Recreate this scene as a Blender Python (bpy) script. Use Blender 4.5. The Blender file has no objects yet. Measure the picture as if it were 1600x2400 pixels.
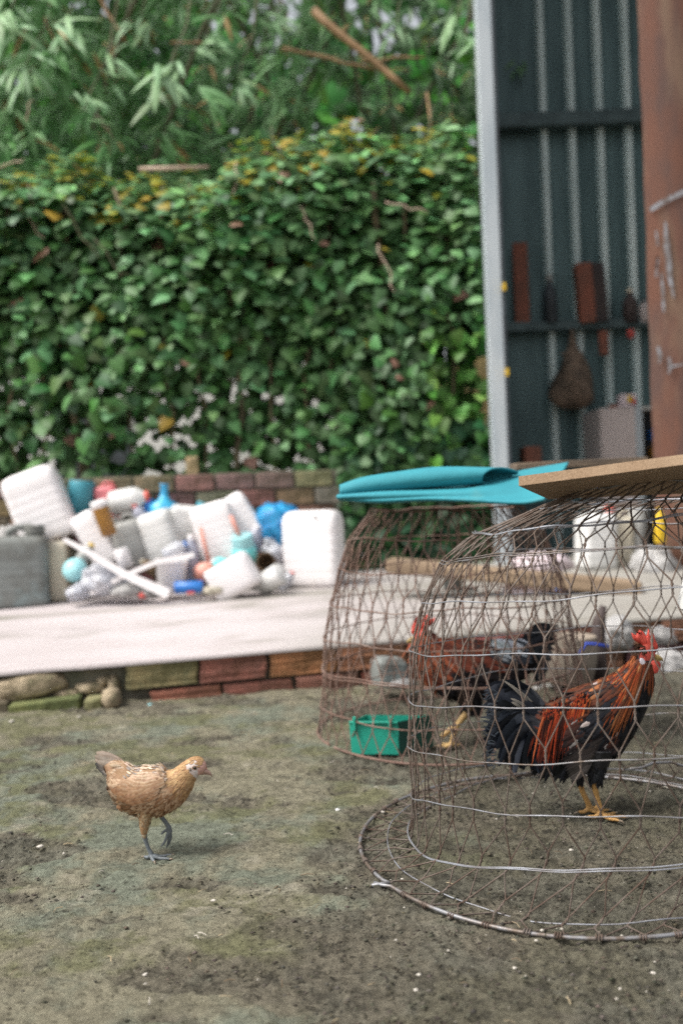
import bpy, bmesh, math, random
import numpy as np
from mathutils import Vector, Matrix, Euler

rnd = random.Random(7)
rs = np.random.RandomState(11)
SC = bpy.context.scene
COL = SC.collection

# ------------------------------------------------------------------ camera
FPX, CH = 2133.0, 0.73
ROLL, PITCH = math.radians(2.3), math.radians(-0.54)
CP = Vector((0, 0, CH))
_F = Vector((0, math.cos(PITCH), math.sin(PITCH)))
_U = Vector((0, -math.sin(PITCH), math.cos(PITCH)))
_R = Vector((1, 0, 0))
CR = math.cos(ROLL) * _R - math.sin(ROLL) * _U
CU = math.sin(ROLL) * _R + math.cos(ROLL) * _U
cam = bpy.data.cameras.new('camera')
cam.sensor_fit = 'VERTICAL'; cam.sensor_height = 36; cam.sensor_width = 24
cam.lens = 36 * FPX / 2400
cam.clip_start = 0.05; cam.clip_end = 600
cam.dof.use_dof = True; cam.dof.focus_distance = 1.76; cam.dof.aperture_fstop = 2.0
camo = bpy.data.objects.new('camera', cam); COL.objects.link(camo)
M3 = Matrix((CR, CU, -_F)).transposed()
camo.matrix_world = Matrix.Translation(CP) @ M3.to_4x4()
SC.camera = camo

# ------------------------------------------------------------------ light
SUN_EL, SUN_AZ = math.radians(55), math.radians(-112)   # azimuth measured from +Y towards +X
world = bpy.data.worlds.new('World'); SC.world = world; world.use_nodes = True
wn, wl = world.node_tree.nodes, world.node_tree.links
wn.clear()
sky = wn.new('ShaderNodeTexSky'); sky.sky_type = 'NISHITA'; sky.sun_disc = False
sky.sun_elevation = SUN_EL; sky.sun_rotation = SUN_AZ
sky.air_density = 1.0; sky.dust_density = 4.0; sky.ozone_density = 1.0
hs = wn.new('ShaderNodeHueSaturation'); hs.inputs['Saturation'].default_value = 0.22
bg = wn.new('ShaderNodeBackground'); bg.inputs['Strength'].default_value = 0.10
wo = wn.new('ShaderNodeOutputWorld')
wl.new(sky.outputs[0], hs.inputs['Color']); wl.new(hs.outputs[0], bg.inputs['Color']); wl.new(bg.outputs[0], wo.inputs['Surface'])
sl = bpy.data.lights.new('sun', 'SUN'); sl.energy = 1.5; sl.angle = math.radians(18); sl.color = (1.0, 0.96, 0.9)
so = bpy.data.objects.new('sun', sl); COL.objects.link(so)
sd = Vector((math.sin(SUN_AZ) * math.cos(SUN_EL), math.cos(SUN_AZ) * math.cos(SUN_EL), math.sin(SUN_EL)))
so.rotation_euler = sd.to_track_quat('Z', 'Y').to_euler(); so.location = sd * 20
vs = SC.view_settings
SC.display_settings.display_device = 'sRGB'
vs.view_transform = 'Standard'; vs.look = 'None'; vs.gamma = 1; vs.use_curve_mapping = False
vs.exposure = 1.2
SC.render.engine = 'CYCLES'
SC.cycles.use_denoising = False; SC.cycles.max_bounces = 8; SC.cycles.transparent_max_bounces = 12

# ------------------------------------------------------------------ helpers
def P(x, y, Y):
    """photo pixel at world depth Y -> world point"""
    d = _F + CR * ((x - 800) / FPX) - CU * ((y - 1200) / FPX)
    return CP + d * (Y / d.y)
def G(x, y, z=0.0):
    """photo pixel -> point on the level z"""
    d = _F + CR * ((x - 800) / FPX) - CU * ((y - 1200) / FPX)
    return CP + d * ((z - CH) / d.z)
def W(dx, dup):
    """image offset -> upright offset"""
    return (dx * math.cos(ROLL) + dup * math.sin(ROLL), -dx * math.sin(ROLL) + dup * math.cos(ROLL))

def link(o, parent=None):
    COL.objects.link(o)
    if parent is not None: o.parent = parent
    return o
def tag(o, label=None, cat=None, group=None, kind=None):
    if label: o['label'] = label
    if cat: o['category'] = cat
    if group: o['group'] = group
    if kind: o['kind'] = kind
    return o
def empty(name, loc=(0, 0, 0), label=None, cat=None, group=None):
    o = bpy.data.objects.new(name, None); o.location = loc; o.empty_display_size = 0.05
    link(o); return tag(o, label, cat, group)
def obj(name, me, parent=None, m=None):
    o = bpy.data.objects.new(name, me)
    if m is not None: me.materials.clear(); me.materials.append(m)
    return link(o, parent)
def smooth(me, on=True):
    me.polygons.foreach_set('use_smooth', np.full(len(me.polygons), on, dtype=bool))
def mesh_np(name, V, F, m=None, col=None, sm=False, uv=None):
    V = np.asarray(V, dtype=np.float32); F = np.asarray(F, dtype=np.int32)
    me = bpy.data.meshes.new(name)
    nv, nf, k = len(V), len(F), F.shape[1]
    me.vertices.add(nv); me.vertices.foreach_set('co', V.ravel())
    me.loops.add(nf * k); me.loops.foreach_set('vertex_index', F.ravel())
    me.polygons.add(nf); me.polygons.foreach_set('loop_start', np.arange(0, nf * k, k, dtype=np.int32))
    me.polygons.foreach_set('loop_total', np.full(nf, k, dtype=np.int32))
    me.update(calc_edges=True); me.validate()
    if col is not None:
        a = me.color_attributes.new('col', 'FLOAT_COLOR', 'POINT')
        c = np.ones((nv, 4), dtype=np.float32); c[:, :3] = col
        a.data.foreach_set('color', c.ravel())
    if m is not None: me.materials.append(m)
    if sm: smooth(me)
    return me

class MB:
    def __init__(s): s.v = []; s.f = []; s.c = []
    def add(s, V, F, col=None):
        b = len(s.v); s.v += [tuple(p) for p in V]; s.f += [tuple(i + b for i in f) for f in F]
        s.c += [tuple(col) if col is not None and not hasattr(col[0], '__len__') else (1, 1, 1)] * len(V) if col is None or not hasattr(col[0], '__len__') else [tuple(c) for c in col]
        return s
    def box(s, c, d, M=None, col=None, bev=0.0):
        x, y, z = d[0] / 2, d[1] / 2, d[2] / 2
        if bev <= 0:
            V = [(-x, -y, -z), (x, -y, -z), (x, y, -z), (-x, y, -z), (-x, -y, z), (x, -y, z), (x, y, z), (-x, y, z)]
            F = [(0, 3, 2, 1), (4, 5, 6, 7), (0, 1, 5, 4), (1, 2, 6, 5), (2, 3, 7, 6), (3, 0, 4, 7)]
        else:
            b = bev; V = []; F = []
            for sz in (-1, 1):
                for (sx, sy) in ((-1, -1), (1, -1), (1, 1), (-1, 1)):
                    V += [(sx * (x - b), sy * (y - b), sz * z), (sx * x, sy * (y - b), sz * (z - b)), (sx * (x - b), sy * y, sz * (z - b))]
            def q(k, i): return k * 12 + (i % 4) * 3
            F.append((0, 9, 6, 3)); F.append((12, 15, 18, 21))
            for i in range(4):
                a, n = q(0, i), q(0, i + 1); A, N = q(1, i), q(1, i + 1)
                # side faces (y sides for even i, x sides for odd)
                if i % 2 == 0:
                    F.append((a + 2, n + 2, N + 2, A + 2)); F.append((a, n, n + 2, a + 2)); F.append((A + 2, N + 2, N, A))
                else:
                    F.append((a + 1, n + 1, N + 1, A + 1)); F.append((a, n, n + 1, a + 1)); F.append((A + 1, N + 1, N, A))
                F.append((a + 1, a + 2, A + 2, A + 1)); F.append((a, a + 1, a + 2)); F.append((A, A + 1, A + 2))
        V = [Vector(p) for p in V]
        if M is not None: V = [M @ p for p in V]
        c = Vector(c); V = [p + c for p in V]
        return s.add(V, F, col)
    def tube(s, pts, r, n=8, col=None, closed=False, cap=True):
        pts = [Vector(p) for p in pts]
        N = len(pts)
        if not hasattr(r, '__len__'): r = [r] * N
        V = []; F = []
        up = None
        for i, p in enumerate(pts):
            a = pts[i - 1] if (i > 0 or closed) else pts[0]
            b = pts[(i + 1) % N] if (i < N - 1 or closed) else pts[-1]
            t = (b - a)
            t = t.normalized() if t.length > 1e-9 else Vector((0, 0, 1))
            if up is None:
                up = Vector((0, 0, 1)) if abs(t.z) < 0.9 else Vector((1, 0, 0))
            sx = t.cross(up)
            if sx.length < 1e-6: sx = t.orthogonal()
            sx.normalize(); up = sx.cross(t).normalized()
            for k in range(n):
                a_ = 2 * math.pi * k / n
                V.append(p + (sx * math.cos(a_) + up * math.sin(a_)) * r[i])
        for i in range(N if closed else N - 1):
            j = (i + 1) % N
            for k in range(n):
                k2 = (k + 1) % n
                F.append((i * n + k, i * n + k2, j * n + k2, j * n + k))
        if cap and not closed:
            F.append(tuple(range(n - 1, -1, -1))); F.append(tuple((N - 1) * n + k for k in range(n)))
        return s.add(V, F, col)
    def lathe(s, prof, n=20, sx=1, sy=1, M=None, col=None, power=1.0):
        V = []; F = []
        for (r, z) in prof:
            for k in range(n):
                a = 2 * math.pi * k / n; c, d = math.cos(a), math.sin(a)
                if power != 1.0:
                    c = math.copysign(abs(c) ** power, c); d = math.copysign(abs(d) ** power, d)
                V.append(Vector((r * c * sx, r * d * sy, z)))
        for i in range(len(prof) - 1):
            for k in range(n):
                k2 = (k + 1) % n
                F.append((i * n + k, i * n + k2, (i + 1) * n + k2, (i + 1) * n + k))
        F.append(tuple(range(n - 1, -1, -1))); F.append(tuple((len(prof) - 1) * n + k for k in range(n)))
        if M is not None: V = [M @ p for p in V]
        return s.add(V, F, col)
    def mesh(s, name, m=None, sm=False, usecol=False):
        me = bpy.data.meshes.new(name); me.from_pydata(s.v, [], s.f); me.update()
        if usecol:
            a = me.color_attributes.new('col', 'FLOAT_COLOR', 'POINT')
            c = np.ones((len(s.v), 4), dtype=np.float32); c[:, :3] = np.array(s.c); a.data.foreach_set('color', c.ravel())
        if m is not None: me.materials.append(m)
        if sm: smooth(me)
        return me
    def build(s, name, m, parent=None, sm=False, usecol=False):
        return obj(name, s.mesh(name, m, sm, usecol), parent)

def soft(o, ang=40):
    """smooth shading with sharp edges kept"""
    me = o.data; bm = bmesh.new(); bm.from_mesh(me)
    for e in bm.edges:
        if len(e.link_faces) == 2 and e.calc_face_angle(0) > math.radians(ang): e.smooth = False
    for f in bm.faces: f.smooth = True
    bm.to_mesh(me); bm.free(); return o

# numpy value noise ---------------------------------------------------
def _hash(ix, iy, seed):
    h = (ix.astype(np.int64) * 374761393 + iy.astype(np.int64) * 668265263 + seed * 974711) & 0xffffffff
    h = ((h ^ (h >> 13)) * 1274126177) & 0xffffffff
    return ((h ^ (h >> 16)) & 0xffff) / 65535.0
def vnoise(x, y, seed=0):
    ix = np.floor(x); iy = np.floor(y); fx = x - ix; fy = y - iy
    fx = fx * fx * (3 - 2 * fx); fy = fy * fy * (3 - 2 * fy)
    a = _hash(ix, iy, seed); b = _hash(ix + 1, iy, seed); c = _hash(ix, iy + 1, seed); d = _hash(ix + 1, iy + 1, seed)
    return (a * (1 - fx) + b * fx) * (1 - fy) + (c * (1 - fx) + d * fx) * fy
def fbm(x, y, o=4, seed=0, gain=0.5):
    s = 0; a = 1; t = 0
    for i in range(o):
        s = s + a * vnoise(x * 2 ** i + 17.3 * i, y * 2 ** i - 9.1 * i, seed + i); t += a; a *= gain
    return s / t
def sstep(a, b, x):
    t = np.clip((x - a) / (b - a), 0, 1); return t * t * (3 - 2 * t)

# ------------------------------------------------------------------ materials
def mat(name, c1, c2=None, scale=8, rough=0.7, metal=0.0, bump=0.0, bscale=40, usecol=False, spec=0.5,
        trans=0.0, translucent=0.0, stretch=(1, 1, 1), lo=0.35, hi=0.65, c3=None, c3scale=2, c3lo=0.5, c3hi=0.7, bdist=0.01, coat=0.0, sheen=0.0):
    m = bpy.data.materials.new(name); m.use_nodes = True
    nt = m.node_tree; N, L = nt.nodes, nt.links
    b = N['Principled BSDF']; out = N['Material Output']
    b.inputs['Roughness'].default_value = rough; b.inputs['Metallic'].default_value = metal
    b.inputs['Specular IOR Level'].default_value = spec
    b.inputs['Coat Weight'].default_value = coat
    b.inputs['Sheen Weight'].default_value = sheen
    if trans: b.inputs['Transmission Weight'].default_value = trans
    tc = N.new('ShaderNodeTexCoord'); mp = N.new('ShaderNodeMapping'); mp.inputs['Scale'].default_value = stretch
    L.new(tc.outputs['Object'], mp.inputs['Vector'])
    def noise(sc, det=5, ro=0.6):
        n = N.new('ShaderNodeTexNoise'); n.inputs['Scale'].default_value = sc; n.inputs['Detail'].default_value = det
        n.inputs['Roughness'].default_value = ro; L.new(mp.outputs[0], n.inputs['Vector']); return n
    def mixc(f, A, B, mode='MIX'):
        x = N.new('ShaderNodeMix'); x.data_type = 'RGBA'; x.blend_type = mode
        if isinstance(f, (int, float)): x.inputs[0].default_value = f
        else: L.new(f, x.inputs[0])
        for k, q in ((6, A), (7, B)):
            if isinstance(q, tuple): x.inputs[k].default_value = (*q, 1)
            else: L.new(q, x.inputs[k])
        return x.outputs[2]
    def ramp(src, a, c):
        r = N.new('ShaderNodeMapRange'); r.interpolation_type = 'SMOOTHSTEP'
        r.inputs[1].default_value = a; r.inputs[2].default_value = c; L.new(src, r.inputs[0]); return r.outputs[0]
    col = tuple(c1)
    if c2 is not None:
        col = mixc(ramp(noise(scale).outputs['Fac'], lo, hi), tuple(c1), tuple(c2))
    if c3 is not None:
        col = mixc(ramp(noise(c3scale).outputs['Fac'], c3lo, c3hi), col, tuple(c3))
    if usecol:
        at = N.new('ShaderNodeAttribute'); at.attribute_name = 'col'
        col = mixc(1.0, at.outputs['Color'], col, 'MULTIPLY')
    if isinstance(col, tuple): b.inputs['Base Color'].default_value = (*col, 1)
    else: L.new(col, b.inputs['Base Color'])
    if bump:
        bp = N.new('ShaderNodeBump'); bp.inputs['Strength'].default_value = bump; bp.inputs['Distance'].default_value = bdist
        L.new(noise(bscale, 8, 0.65).outputs['Fac'], bp.inputs['Height']); L.new(bp.outputs[0], b.inputs['Normal'])
    if translucent:
        tr = N.new('ShaderNodeBsdfTranslucent'); mx = N.new('ShaderNodeMixShader'); mx.inputs[0].default_value = translucent
        if isinstance(col, tuple): tr.inputs['Color'].default_value = (*col, 1)
        else: L.new(col, tr.inputs['Color'])
        L.new(b.outputs[0], mx.inputs[1]); L.new(tr.outputs[0], mx.inputs[2]); L.new(mx.outputs[0], out.inputs['Surface'])
    return m

M_soil = mat('soil', (1.12, 1.12, 1.1), (0.80, 0.80, 0.78), scale=70, c3=(0.42, 0.42, 0.40), c3scale=120, c3lo=0.56, c3hi=0.66, rough=0.95, usecol=True, bump=1.0, bscale=220, bdist=0.006, spec=0.15)  # fine dark specks paint the shade of small pits
M_clod = mat('clod', (1, 1, 1), (0.6, 0.6, 0.58), scale=60, rough=0.95, usecol=True, bump=0.6, bscale=200, bdist=0.003, spec=0.2)
M_slab = mat('concrete', (1, 1, 1), (0.88, 0.87, 0.86), scale=2.2, rough=0.9, bump=0.3, bscale=60, usecol=True, c3=(0.70, 0.70, 0.68), c3scale=1.4, c3lo=0.54, c3hi=0.74, stretch=(0.6, 1.6, 1))
M_brick = mat('brick', (1, 1, 1), (0.62, 0.72, 0.74), scale=14, rough=0.95, usecol=True, bump=1.0, bscale=60, c3=(0.42, 0.44, 0.36), c3scale=9, c3lo=0.50, c3hi=0.68)
M_mortar = mat('mortar', (0.20, 0.18, 0.14), (0.10, 0.10, 0.07), scale=8, rough=0.95, bump=0.8)
M_stone = mat('stone', (0.46, 0.37, 0.25), (0.24, 0.19, 0.12), scale=14, rough=0.95, bump=1.0, bscale=50, bdist=0.02, c3=(0.13, 0.15, 0.07), c3scale=8, c3lo=0.58, c3hi=0.75)
M_leaf = mat('leaf', (1, 1, 1), (0.72, 0.8, 0.72), scale=9, rough=0.52, usecol=True, translucent=0.25, spec=0.4)
M_farleaf = mat('far_leaf', (1, 1, 1), (0.72, 0.8, 0.72), scale=3, rough=0.7, usecol=True, translucent=0.15, spec=0.1)
M_bamleaf = mat('bamboo_leaf', (1, 1, 1), (0.8, 0.85, 0.8), scale=7, rough=0.5, usecol=True, translucent=0.25, spec=0.35)
M_stem = mat('stem', (0.22, 0.17, 0.10), (0.12, 0.10, 0.06), scale=12, rough=0.9, bump=0.5)
M_cane = mat('cane', (0.34, 0.20, 0.10), (0.22, 0.13, 0.06), scale=7, rough=0.7, bump=0.3)
M_culm = mat('culm', (0.10, 0.095, 0.04), (0.07, 0.075, 0.03), scale=7, rough=0.6, bump=0.3)
M_palewood = mat('dry_wood', (0.55, 0.42, 0.32), (0.40, 0.30, 0.22), scale=12, rough=0.8, bump=0.3)
M_white = mat('white_plastic', (0.88, 0.84, 0.84), (0.80, 0.76, 0.75), scale=5, rough=0.45, bump=0.06, bscale=20, c3=(0.62, 0.57, 0.50), c3scale=7, c3lo=0.60, c3hi=0.78)
M_chip = mat('pale_chip', (0.52, 0.48, 0.42), (0.34, 0.31, 0.27), scale=60, rough=0.9)
M_whitedirty = mat('dirty_white_plastic', (0.74, 0.73, 0.71), (0.52, 0.52, 0.50), scale=5, rough=0.5, bump=0.08, bscale=20, c3=(0.42, 0.38, 0.31), c3scale=9, c3lo=0.58, c3hi=0.74)
M_cream = mat('cream_plastic', (0.62, 0.56, 0.44), (0.46, 0.42, 0.33), scale=6, rough=0.5)
M_grey = mat('weathered_plastic', (0.21, 0.225, 0.215), (0.14, 0.14, 0.125), scale=6, rough=0.8, bump=0.25, bscale=30, c3=(0.22, 0.27, 0.27), c3scale=4)
M_greyl = mat('grey_plastic', (0.40, 0.40, 0.38), (0.28, 0.27, 0.25), scale=6, rough=0.6)
M_teal = mat('teal_plastic', (0.06, 0.29, 0.36), (0.04, 0.20, 0.25), scale=6, rough=0.45)
M_cyan = mat('cyan_plastic', (0.05, 0.40, 0.62), (0.04, 0.26, 0.50), scale=9, rough=0.35)
M_aqua = mat('aqua_plastic', (0.12, 0.62, 0.62), (0.22, 0.66, 0.64), scale=6, rough=0.4)
M_paleaqua = mat('pale_aqua_plastic', (0.36, 0.66, 0.68), (0.25, 0.55, 0.6), scale=6, rough=0.4)
M_blue = mat('blue_plastic', (0.02, 0.18, 0.55), (0.02, 0.12, 0.4), scale=6, rough=0.35)
M_bluefilm = mat('blue_film', (0.03, 0.33, 0.62), (0.02, 0.16, 0.40), scale=7, rough=0.3, bump=0.6, bscale=14, bdist=0.03)
M_red = mat('red_plastic', (0.62, 0.10, 0.07), (0.5, 0.07, 0.06), scale=6, rough=0.4)
M_pink = mat('pink_plastic', (0.70, 0.22, 0.24), (0.62, 0.15, 0.15), scale=6, rough=0.4)
M_salmon = mat('salmon_plastic', (0.68, 0.33, 0.26), (0.60, 0.24, 0.18), scale=6, rough=0.5)
M_amber = mat('amber_plastic', (0.42, 0.20, 0.03), (0.26, 0.12, 0.03), scale=6, rough=0.35)
M_brown = mat('rusty_tin', (0.15, 0.095, 0.045), (0.08, 0.05, 0.03), scale=9, rough=0.8)
M_yellow = mat('yellow_plastic', (0.70, 0.46, 0.02), (0.6, 0.38, 0.02), scale=6, rough=0.4)
M_clear = mat('clear_film', (0.78, 0.78, 0.82), (0.66, 0.68, 0.75), scale=9, rough=0.25, trans=0.45, bump=0.6, bscale=18, bdist=0.02)
M_lilac = mat('lilac_bottle', (0.50, 0.50, 0.58), (0.38, 0.42, 0.55), scale=6, rough=0.25, trans=0.3)
M_pinkbag = mat('pale_pink_bag', (0.68, 0.58, 0.60), (0.55, 0.46, 0.48), scale=7, rough=0.5, bump=0.7, bscale=14, bdist=0.02)
M_whitebag = mat('white_bag', (0.46, 0.45, 0.44), (0.28, 0.27, 0.26), scale=8, rough=0.5, bump=0.8, bscale=14, bdist=0.03)
M_mat = mat('turquoise_foam', (0.028, 0.26, 0.31), (0.024, 0.22, 0.27), scale=5, rough=0.75, bump=0.35, bscale=22, bdist=0.006, c3=(0.05, 0.25, 0.28), c3scale=9, c3lo=0.58, c3hi=0.75)
M_mdf = mat('fibreboard', (0.40, 0.27, 0.17), (0.30, 0.195, 0.115), scale=240, rough=0.85, bump=0.4, bscale=300, bdist=0.002, c3=(0.44, 0.31, 0.20), c3scale=5)
M_mdfu = mat('fibreboard_face', (0.30, 0.21, 0.135), (0.25, 0.17, 0.11), scale=60, rough=0.8, bump=0.1, bscale=200, bdist=0.001)
M_plank = mat('plank_wood', (0.32, 0.23, 0.15), (0.20, 0.14, 0.09), scale=6, rough=0.85, stretch=(0.4, 4, 4), bump=0.4)
M_oldwood = mat('old_wood', (0.20, 0.145, 0.10), (0.10, 0.075, 0.055), scale=9, rough=0.9, stretch=(0.4, 4, 4), bump=0.6)
M_steel = mat('wire_steel', (0.25, 0.25, 0.26), (0.15, 0.115, 0.09), scale=22, rough=0.5, metal=0.5, bump=0.3, bscale=300, bdist=0.001, lo=0.4, hi=0.62)
M_galv = mat('bright_wire', (0.32, 0.33, 0.36), (0.20, 0.19, 0.19), scale=16, rough=0.55, metal=0.6, bump=0.2, bscale=300, bdist=0.001)
M_rustwire = mat('rusty_wire', (0.21, 0.125, 0.095), (0.13, 0.08, 0.062), scale=24, rough=0.85, metal=0.1, bump=0.4, bscale=300, bdist=0.001, c3=(0.28, 0.21, 0.175), c3scale=10)
M_brownwire = mat('brown_wire', (0.10, 0.064, 0.046), (0.155, 0.125, 0.105), scale=26, rough=0.7, metal=0.3, bump=0.4, bscale=300, bdist=0.001)
M_post = mat('galvanised_post', (0.52, 0.56, 0.58), (0.40, 0.45, 0.48), scale=3, rough=0.5, metal=0.25, stretch=(3, 3, 0.6))
M_pan = mat('dark_sheet', (0.125, 0.20, 0.205), (0.075, 0.13, 0.135), scale=2.2, rough=0.5, metal=0.2, stretch=(4, 4, 0.5))
M_rib = mat('lit_rib', (0.74, 0.84, 0.82), (0.55, 0.66, 0.65), scale=2, rough=0.5, metal=0.1, stretch=(3, 3, 0.5))  # paler than the pans: light on the ribs put into their colour
M_rail = mat('dark_rail', (0.10, 0.145, 0.15), (0.06, 0.09, 0.095), scale=6, rough=0.6, metal=0.2)
M_rust = mat('rust_sheet', (0.135, 0.056, 0.034), (0.09, 0.050, 0.040), scale=2.4, rough=0.85, bump=0.2, bscale=30, c3=(0.16, 0.098, 0.064), c3scale=1.6, c3lo=0.48, c3hi=0.66, stretch=(2.5, 2.5, 0.7))
M_paint = mat('white_smear', (0.36, 0.37, 0.40), (0.17, 0.14, 0.13), scale=20, rough=0.7)
M_redbrown = mat('red_brown', (0.26, 0.085, 0.05), (0.18, 0.07, 0.045), scale=6, rough=0.7)
M_darkbrown = mat('dark_brown', (0.06, 0.04, 0.035), (0.04, 0.03, 0.03), scale=6, rough=0.7)
M_dark = mat('dark_item', (0.03, 0.035, 0.04), (0.05, 0.06, 0.07), scale=9, rough=0.5)
M_bag = mat('mesh_bag', (0.20, 0.14, 0.10), (0.10, 0.075, 0.055), scale=12, rough=0.9, bump=0.8, bscale=40)
M_cabinet = mat('cabinet', (0.50, 0.43, 0.41), (0.42, 0.36, 0.34), scale=3, rough=0.6)
M_render = mat('pale_render', (0.80, 0.78, 0.76), (0.66, 0.65, 0.62), scale=1.5, rough=0.9)
M_pillar = mat('brown_pillar', (0.26, 0.17, 0.09), (0.16, 0.11, 0.06), scale=5, rough=0.9, bump=0.5)
M_ochre = mat('ochre_bank', (0.44, 0.30, 0.12), (0.28, 0.22, 0.10), scale=3, rough=0.95)
M_green = mat('green_plastic', (0.02, 0.34, 0.24), (0.018, 0.28, 0.20), scale=6, rough=0.4)
M_shadegreen = mat('shaded_green_plastic', (0.006, 0.07, 0.05), (0.005, 0.05, 0.04), scale=6, rough=0.5)  # the tray's green darkened to stand for shade
M_tan = mat('tan_pot', (0.26, 0.215, 0.17), (0.17, 0.14, 0.11), scale=9, rough=0.85, bump=0.5)
M_rubber = mat('blue_strap', (0.02, 0.06, 0.42), rough=0.5)
M_feather = mat('feather', (1, 1, 1), (0.82, 0.80, 0.78), scale=120, rough=0.6, usecol=True, spec=0.14)
M_gloss = mat('glossy_feather', (1, 1, 1), (0.8, 0.8, 0.85), scale=120, rough=0.38, usecol=True, spec=0.22)
M_skin = mat('bird_skin', (1, 1, 1), (0.86, 0.84, 0.82), scale=150, rough=0.6, usecol=True, bump=0.4, bscale=350, bdist=0.001)
M_comb = mat('comb_skin', (0.74, 0.10, 0.065), (0.60, 0.07, 0.05), scale=120, rough=0.5, bump=0.7, bscale=520, bdist=0.0015)
M_lobe = mat('ear_lobe', (0.62, 0.56, 0.62), (0.7, 0.66, 0.7), scale=80, rough=0.5)
M_beak = mat('beak_horn', (0.50, 0.36, 0.13), (0.36, 0.24, 0.09), scale=60, rough=0.4)
M_beakp = mat('pink_beak', (0.42, 0.27, 0.21), (0.30, 0.19, 0.15), scale=60, rough=0.45)
M_eye = mat('eye', (0.09, 0.055, 0.02), rough=0.08)
M_pupil = mat('pupil', (0.008, 0.008, 0.008), rough=0.05)
M_claw = mat('claw', (0.22, 0.17, 0.12), rough=0.4)

# ================================================================== SETTING
# ---- ground: one sheet, dense near the camera, running on to the horizon
def build_ground():
    xs = np.concatenate([[-60, -30, -15, -8, -5, -3.4, -2.6, -2.1], np.arange(-1.75, 1.75, 0.0055), [2.0, 2.4, 3, 4, 6, 10, 20, 60]])
    ys = [-40.0, -12, -4, -1, 0.2, 0.8]
    y = 1.12
    while y < 4.3: ys.append(y); y += 0.0036 * max(1.0, y / 1.5) ** 1.5
    ys += [4.6, 5, 6, 8, 12, 20, 40, 90, 200, 400]
    ys = np.array(ys)
    X, Y = np.meshgrid(xs, ys)
    near = sstep(-2.1, -1.7, X) * (1 - sstep(1.7, 2.0, X)) * sstep(0.8, 1.12, Y) * (1 - sstep(3.9, 4.3, Y))
    # regions: loose crumbly soil to the right and front, firm mossy crust to the left
    big = fbm(X * 1.6, Y * 2.4, 4, 3)
    crumb = sstep(0.40, 0.62, 0.55 * sstep(-0.45, 0.25, X + 0.35 * (big - 0.5) * 2 - 0.10 * (Y - 1.6)) + 0.75 * (fbm(X * 5 + 4, Y * 7, 4, 9) - 0.28))
    crumb2 = sstep(0.56, 0.66, fbm(X * 4.1 - 2, Y * 8.5, 4, 21)) * 0.8
    crumb = np.clip(0.22 + 0.78 * (crumb * .85 + crumb2 * (1 - crumb)), 0, 1)
    hgt = 0.010 * (fbm(X * 2.2, Y * 3, 3, 5) - 0.5)
    # crust plates: thin layers with broken edges
    pl = fbm(X * 9 + 0.5 * Y, Y * 20, 5, 31, 0.55)
    edge = sstep(0.50, 0.515, pl) + sstep(0.60, 0.61, pl) + sstep(0.42, 0.43, pl)
    hgt = hgt + 0.0036 * edge * (1 - 0.5 * crumb)
    cl = fbm(X * 70, Y * 70, 3, 41, 0.6); cl2 = fbm(X * 28, Y * 28, 4, 47, 0.6)
    hgt = hgt + crumb * (0.012 * np.abs(cl - 0.5) * 2 + 0.009 * sstep(0.45, 0.75, cl2) - 0.003)
    hgt = hgt + (0.003 + .006 * crumb) * (fbm(X * 85, Y * 85, 3, 55, .7) - 0.5)
    hgt = np.minimum(hgt - 0.006 * crumb - .001, 0.006)
    Z = hgt * near
    # soil colours, darker along broken plate edges
    tan = np.array([0.235, 0.215, 0.155]); moss = np.array([0.145, 0.145, 0.075]); blu = np.array([0.185, 0.20, 0.155])
    dark = np.array([0.045, 0.042, 0.034]); brn = np.array([0.132, 0.116, 0.092]); pale = np.array([0.34, 0.31, 0.25])
    def mix(A, B, t): return A * (1 - t[..., None]) + B * t[..., None]
    C = np.broadcast_to(tan, X.shape + (3,)).copy()
    C = mix(C, blu, sstep(0.45, 0.62, fbm(X * 3.4 + 9, Y * 3.4, 6, 61, .65)))
    C = mix(C, moss, 0.75 * sstep(0.50, 0.66, fbm(X * 6, Y * 6, 6, 71, 0.68)))
    C = mix(C, pale, 0.5 * sstep(0.62, 0.78, fbm(X * 9, Y * 14, 6, 81, 0.68)))
    C = mix(C, brn, sstep(.25, 1, crumb) * 0.8)
    C = mix(C, dark, (.25 + .75 * crumb) * 0.75 * sstep(0.46, 0.70, fbm(X * 30, Y * 34, 5, 91, 0.75)))
    thin = np.exp(-((pl - 0.508) / 0.006) ** 2) + 0.6 * np.exp(-((pl - 0.605) / 0.004) ** 2)
    C = mix(C, dark, np.clip(0.9 * thin * sstep(0.35, 0.55, fbm(X * 3, Y * 5, 3, 101)), 0, 1))
    sp = vnoise(X * 230, Y * 230, 111)
    C = mix(C, np.array([0.42, 0.39, 0.34]), 0.7 * (sp > 0.993) * near)
    C = C * 0.9
    ny, nx = X.shape
    V = np.stack([X, Y, Z], -1).reshape(-1, 3)
    idx = np.arange(ny * nx).reshape(ny, nx)
    F = np.stack([idx[:-1, :-1], idx[:-1, 1:], idx[1:, 1:], idx[1:, :-1]], -1).reshape(-1, 4)
    me = mesh_np('ground', V, F, M_soil, C.reshape(-1, 3), True)
    o = obj('ground', me); tag(o, 'packed mossy soil yard with crumbly dark earth', kind='structure')
    # loose crumbs of soil
    n = 26000
    px = rs.uniform(-1.3, 1.5, n); py = 1.15 + (rs.uniform(0, 1, n) ** 1.5) * 2.4
    cr = sstep(0.3, 0.6, 0.55 * sstep(-0.45, 0.25, px - 0.10 * (py - 1.6)) + 0.75 * (fbm(px * 5 + 4, py * 7, 4, 9) - 0.28)) + 0.8 * sstep(0.54, 0.66, fbm(px * 4.1 - 2, py * 8.5, 4, 21))
    keep = rs.uniform(0, 1, n) < cr * 0.9 + 0.03
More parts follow.
